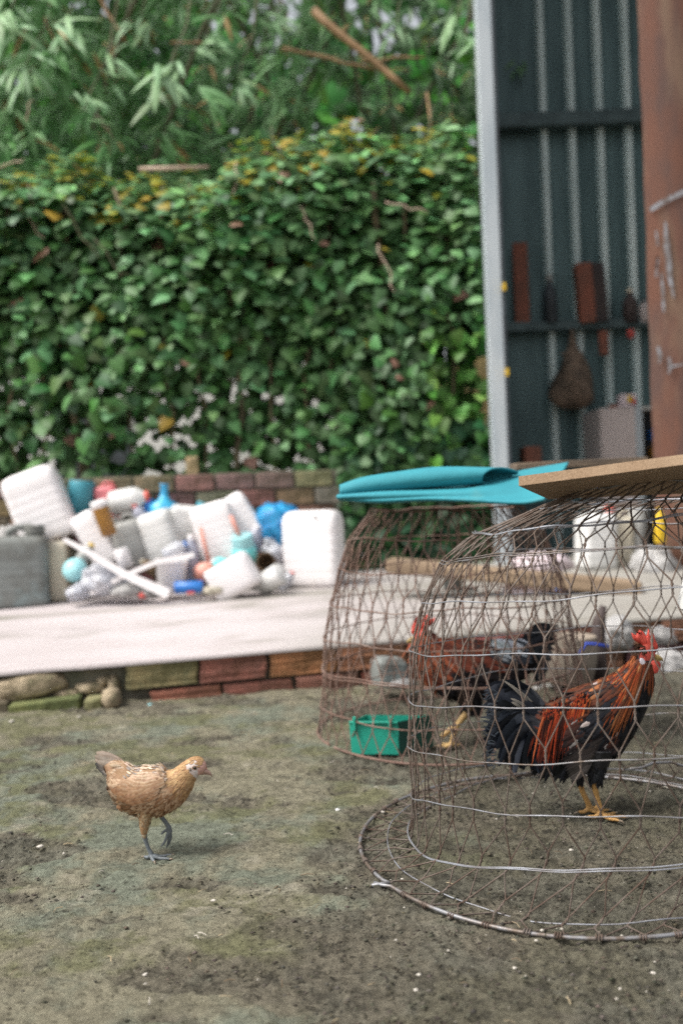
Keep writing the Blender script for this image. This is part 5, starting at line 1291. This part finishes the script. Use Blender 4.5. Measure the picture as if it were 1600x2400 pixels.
def front_rooster():
    B = Bird('rooster', (1395, 1912), 1, 'red and black rooster facing right inside the front cage', 'rooster', 'roosters in the cages')
    r = B.rnd; k = B.k
    B.set_path([(1232, 1664, 20, 14), (1262, 1688, 46, 32), (1300, 1705, 70, 48), (1340, 1708, 82, 56), (1382, 1696, 90, 58), (1420, 1668, 80, 52), (1455, 1634, 62, 42), (1481, 1602, 47, 33), (1497, 1574, 36, 26), (1505, 1551, 26, 19), (1509, 1532, 22, 16), (1515, 1517, 16, 12), (1520, 1508, 6, 5)])
    A1 = B.pt(1400, 1904, -22); A2 = B.pt(1383, 1899, 16)
    A1.z = max(A1.z, .010); A2.z = max(.010, A2.z * .6)
    def L_(pts, an, dy): return [(B.pt(x, y, dy), rr * k) for x, y, rr in pts] + [(an + Vector((0, 0, .012)), 7.2 * k), (an, 8 * k)]
    legs = [L_([(1392, 1745, 40), (1390, 1785, 28), (1386, 1810, 15), (1384, 1826, 8.5), (1391, 1860, 6.8)], A1, -22), L_([(1365, 1750, 38), (1360, 1790, 22), (1356, 1812, 12), (1357, 1824, 8), (1368, 1860, 6.8)], A2, 16)]
    legs += B.toes('claw', A1, [(8, 1.0), (42, .8), (-28, .8), (188, .5)], 58 * k, 4.8 * k) + B.toes('claw', A2, [(-5, .95), (30, .8), (-40, .8), (175, .5)], 52 * k, 4.8 * k)
    # spur
    legs.append([(B.pt(1390, 1886, -22), 3 * k), (B.pt(1378, 1880, -24), 1 * k)])
    zl = B.pt(1385, 1822).z
    def colfn(co):
        c = np.tile(np.array([[.012, .012, .014]]), (len(co), 1))
        c[co[:, 2] < zl] = [.42, .235, .075]
        hx = B.pt(1492, 1545)
        hd = (co[:, 0] > hx.x) & (co[:, 2] > hx.z); c[hd] = [.50, .07, .045]
        return c
    B.body(legs, .0020, colfn)
    BLK = (.010, .011, .013); BLU = (.014, .018, .026)
    # breast, belly, thighs: black
    for i in range(1500):
        t = r.uniform(.6, 8.4); th = r.uniform(0, 2 * math.pi); p, n, d = B.surf(t, th)
        d = (d + Vector((0, 0, -.2 if 1 < t < 5 else 0))).normalized()
        c = vary(BLK, r, .5) if r.random() < .85 else vary(BLU, r, .5)
        B.feather('breast_feathers', p, n, d, r.uniform(22, 34) * k, r.uniform(11, 16) * k, .06, c, mixt(c, (.035, .035, .042), .5), lift=.08)
    for (x, y, dy, rr) in ((1390, 1790, -22, 26), (1358, 1795, 16, 22)):
        for i in range(150):
            a = r.uniform(0, 6.28); yy = r.uniform(-38, 26); R_ = rr * (1 - .55 * (yy + 38) / 64) + 2
            p = B.pt(x + R_ * math.cos(a), y + yy, dy + R_ * math.sin(a)); n = Vector((math.cos(a), math.sin(a), .1)).normalized()
            B.feather('thigh_feathers', p, n, Vector((-.1, 0, -1)).normalized(), r.uniform(16, 28) * k, 10 * k, .05, vary(BLK, r, .6), (.035, .035, .04), lift=.06)
    # fluff under the belly towards the tail
    for i in range(120):
        p = B.pt(r.uniform(1262, 1350), r.uniform(1745, 1790), r.uniform(-38, 38)); B.feather('breast_feathers', p, Vector((0, -1, 0)), Vector((-.5, 0, -.85)).normalized(), r.uniform(25, 45) * k, 10 * k, .1, vary(BLK, r, .6), lift=.02)
    # wing: dark chestnut bow, black bar and folded primaries
    for i in range(300):
        u, v = r.random(), r.random(); x = 1330 + 105 * u; y = 1655 + 75 * v + 10 * u
        dy = -58 + 10 * abs(v - .5) + 6 * u
        c = mixt((.07, .022, .014), BLK, min(1, v * 1.2 + r.uniform(-.25, .25)))
        if r.random() < .05: c = (.30, .28, .27)
        B.feather('wing_feathers', B.pt(x, y, dy), Vector((0, -1, .2)).normalized(), Vector((-.82, 0, -.5 - .2 * r.random())).normalized(), r.uniform(26, 42) * k, r.uniform(11, 17) * k, .08, c, mixt(c, (.1, .05, .04), .3), lift=.04)
    for i in range(9):
        a = B.pt(1395 - i * 3, 1712 + i * 7, -60 + i); e = B.pt(1300 + i * 3, 1768 + i * 6, -48); c = vary((.022, .018, .017), r, .4) if i < 7 else (.07, .062, .058)
        B.quill('wing_feathers', (a, a.lerp(e, .5) + Vector((0, -.004, -.006)), e), 16 * k, c, mixt(c, (.12, .10, .09), .25))
    # saddle: long hanging red feathers
    for i in range(500):
        u = r.random() ** .9; x = 1266 + 96 * u + r.uniform(-8, 8); yt = 1652 - 44 * u; th = r.uniform(.25, 1.35)
        p = B.pt(x, yt + 26 * (1 - math.cos(th)) + 4, -(6 + 50 * math.sin(th)) if r.random() < .8 else (6 + 46 * math.sin(th)))
        L = r.uniform(28, 118) * (.75 + .35 * u if u < .5 else 1.2 - .55 * u) * k
        d = Vector((-.42 + .25 * r.random(), 0, -.55 - .4 * math.sin(th))).normalized(); n = Vector((-.1, -math.copysign(1, -p.y) if p.y > 0 else -1, .25)).normalized()
        if p.y > 0: n = Vector((0, 1, .25)).normalized()
        base = (.38, .05, .016) if r.random() < .36 else ((.022, .009, .008) if r.random() < .78 else (.50, .13, .04))
        c = vary(base, r, .3); dark = mixt(c, (.03, .01, .008), .75 if r.random() < .5 else .3)
        B.feather('saddle_feathers', p, n, d, L, r.uniform(2.8, 5) * k, .42, c, dark, mixt(c, (.3, .05, .02), .3), lift=.07, prof=(.6, 1, .95, .8, .55, .05), cup=.12)
    # back: dark with a few pale flecks
    for i in range(420):
        t = r.uniform(1.0, 6.3); th = r.gauss(0, .75); p, n, d = B.surf(t, th); q = r.random()
        c = (.085, .025, .015) if q < .5 else ((.015, .012, .013) if q < .86 else ((.34, .13, .05) if q < .955 else (.42, .38, .36)))
        c = vary(c, r, .3); B.feather('back_feathers', p + n * .002, n, d, r.uniform(24, 38) * k, r.uniform(6, 11) * k, .05, c, mixt(c, (.25, .1, .05), .3), lift=.10, prof=(.5, 1, .9, .6, .08))
    # hackle: long narrow orange feathers running from the head down over the shoulders
    for i in range(1700):
        t = 10.0 - 3.9 * (r.random() ** .8); th = r.uniform(-2.35, 2.35)
        if abs(th) > 1.7 and t < 8.6: continue
        if t > 9.3 and abs(th) > .6: continue
        p, n, d = B.surf(t, th); f = (10.0 - t) / 3.9
        L = (32 + 46 * min(1, f * 1.3)) * r.uniform(.75, 1.2) * k
        q = r.random()
        if f < .3: c = (.36, .10, .035) if q < .5 else (.16, .05, .025)
        else: c = (.46, .10, .022) if q < .30 else ((.30, .048, .014) if q < .64 else ((.05, .014, .008) if q < .94 else (.56, .28, .11)))
        if abs(th) > 1.35: c = mixt(c, (.06, .02, .012), .6)
        c = vary(c, r, .25); dark = mixt(c, (.02, .01, .008), r.choice([.2, .85]))
        d = (d + Vector((-.12, 0, -.30 * f))).normalized()
        B.feather('hackle_feathers', p + n * (.001 + .002 * r.random()), n, d, L, r.uniform(2.6, 4.6) * k, .16 + .12 * r.random(), c, dark, mixt(c, (.75, .3, .1), .2), lift=.10 + .05 * r.random(), prof=(.6, .9, 1, .85, .6, .06), cup=.15)
    for i in range(90):   # short dark bristles behind the comb
        p, n, d = B.surf(r.uniform(10, 11.2), r.gauss(0, .6)); B.feather('hackle_feathers', p, n, (d + n * .5).normalized(), r.uniform(8, 15) * k, 3 * k, .1, (.05, .025, .015), lift=.3)
    # tail: broad black feathers drooping in a fan, ragged ends
    for i in range(120):
        u = i / 119; a0 = B.pt(1258 + r.uniform(-10, 14), 1652 + 70 * u + r.uniform(-10, 10), r.uniform(-26, 22))
        if u < .12: e = (1150 + r.uniform(-8, 26), 1606 + 20 * u * 8 + r.uniform(-8, 10))
        else: e = (1146 + r.uniform(-14, 20) + 128 * max(0, (u - .55) / .45), 1618 + 190 * min(1, (u - .1) / .62) + r.uniform(-14, 10) + 14 * max(0, u - .7))
        e = (e[0], min(e[1], 1802)); m_ = ((1258 + e[0]) / 2 - 14, min(1652 + 60 * u, e[1]) - 26 + 20 * u)
        if r.random() < .25: e = (e[0] + 35, e[1] - 10)
        c = vary(BLK, r, .5); c = mixt(c, (.014, .02, .032), r.random() * .6)
        B.quill('tail_feathers', (a0, B.pt(*m_, r.uniform(-34, 30)), B.pt(*e, r.uniform(-32, 28))), r.uniform(17, 30) * k, c, mixt(c, (.03, .035, .045), .3), mixt(c, (.03, .036, .05), .2), prof=(.4, .9, 1, 1, .9, .75, .35), face_n=Vector((r.gauss(0, .25), -1, r.gauss(0, .25))).normalized())
    for i in range(150):  # frayed barbs along the left edge
        y = r.uniform(1612, 1790); x = 1150 + r.uniform(-8, 14); p = B.pt(x, y, r.uniform(-30, 20)); a = r.uniform(2.3, 4.0)
        B.feather('tail_feathers', p, Vector((0, -1, 0)), Vector((math.cos(a), 0, math.sin(a) * .9)).normalized(), r.uniform(10, 22) * k, 3.4 * k, .1, vary((.03, .035, .045), r, .5), (.10, .12, .14), lift=0)
    for (x0, y0, x1, y1) in ((1238, 1636, 1168, 1584), (1226, 1634, 1186, 1596), (1222, 1646, 1188, 1628), (1214, 1652, 1190, 1636)):
        B.quill('tail_feathers', (B.pt(x0, y0, -34), B.pt((x0 + x1) / 2, (y0 + y1) / 2 - 3, -36), B.pt(x1, y1, -36)), 6 * k, (.30, .27, .22), (.06, .06, .06), (.4, .36, .3))
    rooster_head(B, 1510, 1530, 1.0)
    B.finish({'tail_feathers': M_gloss, 'breast_feathers': M_gloss, 'thigh_feathers': M_gloss})
front_rooster()

def rear_rooster():
    B = Bird('rooster', (1058, 1750), -1, 'dark red rooster with raised black tail facing left in the rear cage', 'rooster', 'roosters in the cages')
    r = B.rnd; k = B.k
    B.set_path([(1238, 1528, 16, 12), (1212, 1542, 34, 26), (1170, 1556, 52, 38), (1122, 1562, 64, 44), (1075, 1562, 68, 44), (1035, 1550, 60, 38), (1006, 1528, 44, 30), (992, 1506, 30, 21), (988, 1490, 22, 16), (982, 1480, 14, 11), (978, 1475, 5, 4)])
    A1 = B.pt(1060, 1746, -6); A1.z = .010
    legs = [[(B.pt(1082, 1600, -14), 34 * k), (B.pt(1090, 1640, -14), 18 * k), (B.pt(1094, 1662, -12), 8 * k), (B.pt(1068, 1700, -8), 7 * k), (A1 + Vector((0, 0, .014)), 6.5 * k), (A1, 7 * k)],
            [(B.pt(1112, 1600, 14), 32 * k), (B.pt(1112, 1650, 14), 14 * k), (B.pt(1104, 1670, 14), 8 * k), (B.pt(1070, 1702, 12), 6.5 * k), (B.pt(1044, 1722, 12), 6 * k), (B.pt(1034, 1730, 12), 5 * k)]]
    legs += B.toes('claw', A1, [(5, 1.0), (40, .75), (-32, .8), (185, .45)], 40 * k, 4.6 * k)
    zl = B.pt(1090, 1652).z
    def colfn(co):
        c = np.tile(np.array([[.02, .010, .009]]), (len(co), 1)); c[co[:, 2] < zl] = [.52, .34, .14]
        h = B.pt(1000, 1500); c[(co[:, 0] < h.x) & (co[:, 2] > h.z)] = [.5, .08, .05]; return c
    B.body(legs, .0026, colfn)
    for i in range(1300):
        t = r.uniform(.4, 7.2); th = r.uniform(0, 6.28); p, n, d = B.surf(t, th); top = math.cos(th)
        c = (.16, .042, .024) if top > -.1 + .5 * r.random() and t > 1.5 else (.014, .013, .015)
        if t > 5.2: c = (.22, .06, .03) if r.random() < .7 else (.1, .03, .02)
        B.feather('body_feathers', p, n, (d + Vector((0, 0, -.25))).normalized(), r.uniform(26, 44) * k, r.uniform(9, 14) * k, .12, vary(c, r, .35), mixt(c, (.02, .01, .01), .5), lift=.09)
    for i in range(240):
        x = 1140 + 70 * r.random(); y = 1492 + 44 * r.random(); c = (.34, .38, .42) if y < 1526 and x < 1205 and r.random() < .8 else (.03, .035, .045)
        B.feather('wing_feathers', B.pt(x, y, -30 - 10 * r.random()), Vector((0, -1, .2)).normalized(), Vector((.85, 0, -.4)).normalized(), r.uniform(22, 36) * k, 12 * k, .1, vary(c, r, .2), lift=.04)
    for i in range(95):
        u = r.random(); a0 = B.pt(1222, 1520 + 30 * u, r.uniform(-18, 18)); e = (1302 - 44 * u * u + r.uniform(-12, 4), 1468 + 150 * u ** 1.5 + r.uniform(-6, 8)); m_ = (1244 + 20 * u, 1458 + 66 * u)
        c = vary((.012, .014, .016), r, .4); B.quill('tail_feathers', (a0, B.pt(*m_, r.uniform(-20, 20)), B.pt(*e, r.uniform(-24, 24))), r.uniform(16, 24) * k, c, mixt(c, (.05, .06, .08), .3))
    for i in range(320):
        t = 8.6 - 3.4 * r.random(); th = r.uniform(-2.5, 2.5); p, n, d = B.surf(t, th); c = vary((.30, .085, .04) if r.random() < .6 else (.1, .03, .02), r, .3)
        B.feather('hackle_feathers', p, n, d, r.uniform(35, 60) * k, 7 * k, .15, c, mixt(c, (.02, .01, .01), .5), lift=.1, prof=(.6, 1, .9, .6, .06))
    for (x, y) in ((1088, 1630), (1108, 1635)):
        for i in range(80):
            a = r.uniform(0, 6.28); yy = r.uniform(-40, 22); R_ = 24 * (1 - .5 * (yy + 40) / 62)
            B.feather('thigh_feathers', B.pt(x + R_ * math.cos(a), y + yy, -8 + R_ * math.sin(a)), Vector((math.cos(a), math.sin(a), 0)), Vector((.1, 0, -1)).normalized(), 24 * k, 10 * k, .05, vary((.014, .013, .014), r, .5), lift=.06)
    rooster_head(B, 990, 1490, .92)
    B.finish({'tail_feathers': M_gloss})
rear_rooster()

def pullet():
    B = Bird('chicken', (356, 2012), 1, 'small buff-brown pullet stepping right across the open soil', 'chicken')
    r = B.rnd; k = B.k
    B.set_path([(258, 1790, 15, 8), (277, 1807, 30, 18), (297, 1830, 45, 31), (320, 1845, 54, 38), (347, 1850, 56, 42), (378, 1848, 55, 41), (406, 1842, 45, 34), (425, 1828, 34, 25), (438, 1813, 27, 19), (450, 1802, 24, 16), (462, 1797, 24, 15.5), (473, 1799, 19, 13), (481, 1803, 10, 8)])
    A1 = B.pt(356, 2004, -8); A1.z = .009
    legs = [[(B.pt(352, 1880, -12), 26 * k), (B.pt(344, 1908, -12), 17 * k), (B.pt(341, 1935, -12), 11 * k), (B.pt(341, 1953, -11), 6.5 * k), (B.pt(345, 1970, -10), 5.0 * k), (B.pt(351, 1987, -9), 4.7 * k), (A1 + Vector((0, 0, .006)), 5.6 * k), (A1, 6.2 * k)],
            [(B.pt(366, 1885, 14), 22 * k), (B.pt(372, 1908, 14), 9 * k), (B.pt(377, 1920, 14), 5.5 * k), (B.pt(387, 1933, 14), 5.2 * k), (B.pt(394, 1944, 14), 6.2 * k), (B.pt(397, 1956, 14), 5.6 * k)]]
    for (pts) in ([(396, 1954, 5), (397, 1968, 4.2), (393, 1982, 3.6), (386, 1994, 2.2)], [(394, 1952, 4.6), (389, 1966, 3.8), (384, 1978, 3.2), (377, 1986, 2)], [(392, 1948, 4), (383, 1952, 3.2), (376, 1959, 2)], [(395, 1954, 4.2), (394, 1970, 3.4), (389, 1985, 2)]):
        legs.append([(B.pt(x, y, 14 + i * 3 * (1 if pts[1][0] > 390 else -1)), rr * k) for i, (x, y, rr) in enumerate(pts)])
    legs += B.toes('claw', A1, [(14, 1.0), (-16, 1.0), (62, .55), (205, .42)], 48 * k, 4.2 * k)
    zl = B.pt(341, 1950).z; hp = B.pt(440, 1824); p2 = B.pt(388, 1926)
    def colfn(co):
        c = np.tile(np.array([[.34, .20, .10]]), (len(co), 1))
        c[co[:, 2] < zl] = [.145, .165, .18]; m = (co[:, 0] > B.pt(366, 1915).x) & (co[:, 2] < B.pt(380, 1911).z); c[m] = [.13, .145, .155]
        hd = (co[:, 0] > hp.x) & (co[:, 2] > hp.z); c[hd] = [.60, .50, .46]
        fr = (co[:, 0] > B.pt(466, 1800).x) & (co[:, 2] > hp.z); c[fr] = [.56, .33, .27]
        return c
    B.body(legs, .00125, colfn)
    buff = (.35, .205, .115); gold = (.41, .24, .12); pale = (.55, .44, .33); deep = (.26, .125, .058)
    def bodycol(t, th, px):
        top = math.cos(th)
        c = mixt(deep, buff, max(0, min(1, .55 + top * .6)))
        if top > .35: c = mixt(c, pale, .55 * min(1, (top - .35) * 2) * (1 if t < 6.5 else .3))
        if t > 6.6: c = mixt(c, gold, .7)
        if t < 3: c = mixt(c, pale, .3)
        return c
    for i in range(3400):
        t = r.uniform(.3, 9.0); th = r.uniform(0, 6.283); p, n, d = B.surf(t, th)
        sz = 1.0 if t < 6.5 else .62; c = vary(bodycol(t, th, p), r, .16)
        L = r.uniform(13, 24) * sz * k
        B.feather('body_feathers', p - n * .0005, n, (d + Vector((0, 0, -.28 if t < 6 else 0))).normalized(), L, L * r.uniform(.42, .6), .06, mixt(c, (.85, .68, .48), .35), mixt(c, (.30, .13, .05), .4), mixt(c, (.85, .66, .46), .4) if r.random() < .6 else mixt(c, (.12, .05, .02), .5), lift=.13, prof=(.5, .9, 1.0, .8, .25), cup=.10)
    for i in range(900):   # fine neck and shoulder feathers
        t = r.uniform(6.0, 11.0); th = r.uniform(-2.8, 2.8) if t < 9.0 else r.gauss(0, .42)
        p, n, d = B.surf(t, th); c = vary(mixt(gold, buff, r.random()), r, .34)
        if abs(th) > 1.5: c = mixt(c, deep, .5)
        if t > 9.9: c = mixt(c, (.42, .25, .13), .5)
        B.feather('neck_feathers', p, n, d, r.uniform(11, 19) * k * (1 if t < 9.6 else .6), r.uniform(3.2, 5) * k, .06, mixt(c, (.22, .09, .03), .35), mixt(c, (.9, .66, .34), .45), lift=.14, prof=(.5, 1, .9, .6, .06))
    # folded wing: rows of coverts lying on the flank, then the ends of the flight feathers
    for row in range(9):
        v = row / 8
        for j in range(17):
            u = j / 16
            t = 5.75 - 3.1 * u - .25 * v + r.uniform(-.08, .08); th = .62 + (1.18 - .30 * (1 - u) ** 2 * 1.2) * v + .10 * u + r.uniform(-.03, .03)
            if u < .12 and v > .7: continue
            p, n, d = B.surf(t, th)
            c = vary(mixt(mixt(pale, buff, .45), mixt(buff, deep, .35), v), r, .2)
            if r.random() < .15: c = mixt(c, (.16, .08, .04), .6)
            L = (17 + 9 * v * (.4 + u)) * r.uniform(.9, 1.15) * k
            B.feather('wing_feathers', p + n * (.0022 + .0015 * math.sin(math.pi * min(1, max(0, v)))), n, (d + Vector((0, 0, -.30))).normalized(), L, L * .58, .10, mixt(c, (.82, .66, .48), .35), mixt(c, (.30, .14, .06), .35), mixt(c, (.20, .09, .04), .5) if v > .3 else c, lift=.09, prof=(.5, .9, 1.0, .85, .3), cup=.06)
    for i in range(9):
        if i < 3: continue
        a_ = B.surf(4.0 - i * .10, 1.05 + .10 * i); e_ = B.surf(2.0 + .03 * i, 1.0 + .13 * i)
        c = vary((.44, .23, .10), r, .2); B.quill('wing_feathers', (a_[0] + a_[1] * .004, a_[0].lerp(e_[0], .5) + (a_[1] + e_[1]).normalized() * .0035, e_[0] + e_[1] * .0015), 9 * k, mixt(c, (.75, .55, .36), .4), c, mixt(c, (.14, .07, .04), .6))
    for i in range(150):   # fluff of thighs and vent
        a = r.uniform(0, 6.28); y = r.uniform(1888, 1948); rr = 20 * max(.25, 1 - (y - 1888) / 66)
        B.feather('thigh_feathers', B.pt(345 - (y - 1888) * .06 + rr * math.cos(a), y, -12 + rr * math.sin(a)), Vector((math.cos(a), math.sin(a), 0)), Vector((-.1, 0, -1)).normalized(), r.uniform(10, 16) * k, 6 * k, .05, vary((.36, .27, .17), r, .25), lift=.06)
    for i in range(110):
        p = B.pt(r.uniform(283, 345), r.uniform(1862, 1886) , r.uniform(-26, 26)); B.feather('body_feathers', p, Vector((0, -1, 0)), Vector((-.3, 0, -.9)).normalized(), r.uniform(7, 13) * k, 7 * k, .1, vary((.33, .19, .10), r, .2), lift=.02)
    for i in range(130):   # pale streaks along the back
        p, n, d = B.surf(r.uniform(1.2, 6.6), r.gauss(.15, .5)); c = vary((.66, .52, .40) if r.random() < .75 else (.34, .30, .27), r, .15)
        B.feather('body_feathers', p + n * .001, n, d, r.uniform(10, 18) * k, r.uniform(3, 5) * k, .04, c, lift=.13, prof=(.5, 1, .9, .6, .06))
    # tail
    for i in range(15):
        u = i / 14; a0 = B.pt(292 - 6 * u, 1792 + 28 * u, r.uniform(-8, 8)); e = B.pt(225 + 38 * max(0, u - .45) ** 1.2 * 1.9, 1764 + 66 * u, -10 + 16 * u if i % 2 else 6 - 10 * u)
        c = mixt((.44, .34, .27), (.24, .21, .19), u); tip = (.50, .40, .32) if i < 4 else ((.045, .05, .055) if i < 11 else (.40, .33, .27))
        m_ = a0.lerp(e, .5) + Vector((0, 0, .004 * (1 - u)))
        B.quill('tail_feathers', (a0, m_, e), (19 - 3 * u) * k, c, (.66, .58, .50), tip, prof=(.4, .8, 1, 1.05, 1.0, .85, .25))
    for i in range(70):
        u = r.random(); a0 = B.pt(304 - 24 * u, 1789 + 26 * r.random(), r.uniform(-15, 8)); B.feather('body_feathers', a0, Vector((0, -1, .25)).normalized(), Vector((-.9, 0, .25 - .5 * r.random())).normalized(), r.uniform(18, 28) * k, 10 * k, .06, vary((.60, .42, .27), r, .15), (.72, .58, .44), lift=.04)
    # head
    for i in range(260):
        p, n, d = B.surf(r.uniform(8.9, 10.8), r.uniform(.75, 2.7) * (1 if r.random() < .7 else -1)); c = vary((.66, .60, .57), r, .12)
        B.feather('face_down', p - n * .0004, n, d, r.uniform(4, 7) * k, 2.0 * k, .05, c, lift=.08)
    B.blob('ear_patch', (449, 1797), (3.2, 1.2, 4.2), M_tan, dy=-17.2)
    B.blob('eye', (459.5, 1794), (4.6, 2.6, 4.6), M_eye, dy=-14.6); B.blob('pupil', (460, 1794), (2.6, 1.4, 2.6), M_pupil, dy=-16.6)
    bm_ = MB(); q = [B.pt(459.5 + 5.4 * math.cos(a), 1794 + 4.9 * math.sin(a), -15.4) for a in np.linspace(0, 2 * math.pi, 17)[:-1]]
    bm_.tube(q, .9 * k, 6, closed=True).build('eyelid', M_beakp, B.root, True)
    B.plate('comb', [(470, 1788), (474, 1783), (480, 1785), (484, 1793), (487, 1802), (483, 1805), (476, 1799)], 2.2, M_salmon)
    up = [(474, 1804, 7.5), (483, 1806, 6.2), (490, 1809, 4.4), (495, 1814, 2.4), (498, 1820, .6)]
    MB().tube([B.pt(x, y) for x, y, q_ in up], [q_ * k for x, y, q_ in up], 10).build('upper_beak', M_beakp, B.root, True)
    lo = [(470, 1810, 5.2), (481, 1811, 3.6), (489, 1813, 1.8), (493, 1815, .6)]
    MB().tube([B.pt(x, y) for x, y, q_ in lo], [q_ * k for x, y, q_ in lo], 8).build('lower_beak', M_beakp, B.root, True)
    B.finish({})
pullet()

# ================================================================== SMALL BITS ON THE SOIL
mb = MB()
for i in range(150):
    x = rnd.uniform(-1.1, 1.3); y = 1.2 + 2.2 * rnd.random() ** 1.4; a = rnd.uniform(0, math.pi); L = rnd.uniform(.006, .026); z = .0055
    d = Vector((math.cos(a), math.sin(a), 0)); q = Vector((-d.y, d.x, 0)) * rnd.uniform(-.25, .25) * L
    c_ = rnd.choice([(.42, .34, .22), (.30, .24, .16), (.5, .46, .4), (.2, .15, .1)])
    p = Vector((x, y, z)); mb.tube([p - d * L / 2, p + q + Vector((0, 0, .002)), p + d * L / 2], rnd.uniform(.0005, .0012), 4, col=c_)
tag(mb.build('straw_bits', M_clod, None, False, True), 'bits of straw and husk strewn over the soil', 'straw', kind='stuff')
bits = [(28, 1690, 9, M_chip, 'small white stone on the soil near the left edge'), (186, 1680, 7, M_chip, 'pale pebble below the rubble stones'), (395, 1985, 0, None, ''), (895, 1903, 10, M_chip, 'pale flake left of the front cage ring'), (790, 1897, 8, M_whitedirty, 'small white flake on the soil, upper one left of the cage ring'),
        (1212, 1912, 8, M_chip, 'tan husk inside the front cage left of the rooster feet'), (1337, 1992, 8, M_chip, 'pale tan husk in front of the rooster'), (95, 1984, 12, M_chip, 'flat white scrap at the left of the pullet'), (500, 2110, 8, M_chip, 'pale stone chip below the pullet'),
        (340, 2284, 9, M_chip, 'flat grey stone chip near the bottom left'), (974, 2320, 8, M_chip, 'pale stone chip near the bottom centre'), (1205, 2268, 7, M_chip, 'small orange-tan grain under the cage ring'), (1530, 2280, 8, M_chip, 'yellowish grain at the lower right'), (352, 1651, 8, M_paleaqua, 'pale greenish chip by the edging bricks')]
for (x, y, w, m, lab) in bits:
    if m is None: continue
    c = G(x, y, .006); s = c.y / FPX
    bm = bmesh.new(); bmesh.ops.create_icosphere(bm, subdivisions=2, radius=1)
    for v in bm.verts: v.co = Vector((v.co.x * w * s * .8, v.co.y * w * s * .8, v.co.z * w * s * .3)) * rnd.uniform(.6, 1.1)
    me = bpy.data.meshes.new('pebble'); bm.to_mesh(me); bm.free()
    o = obj('pebble', me, None, m); o.location = c; o.rotation_euler = (0, 0, rnd.uniform(0, 3)); tag(o, lab, 'pebble')
bpy.context.view_layer.update()
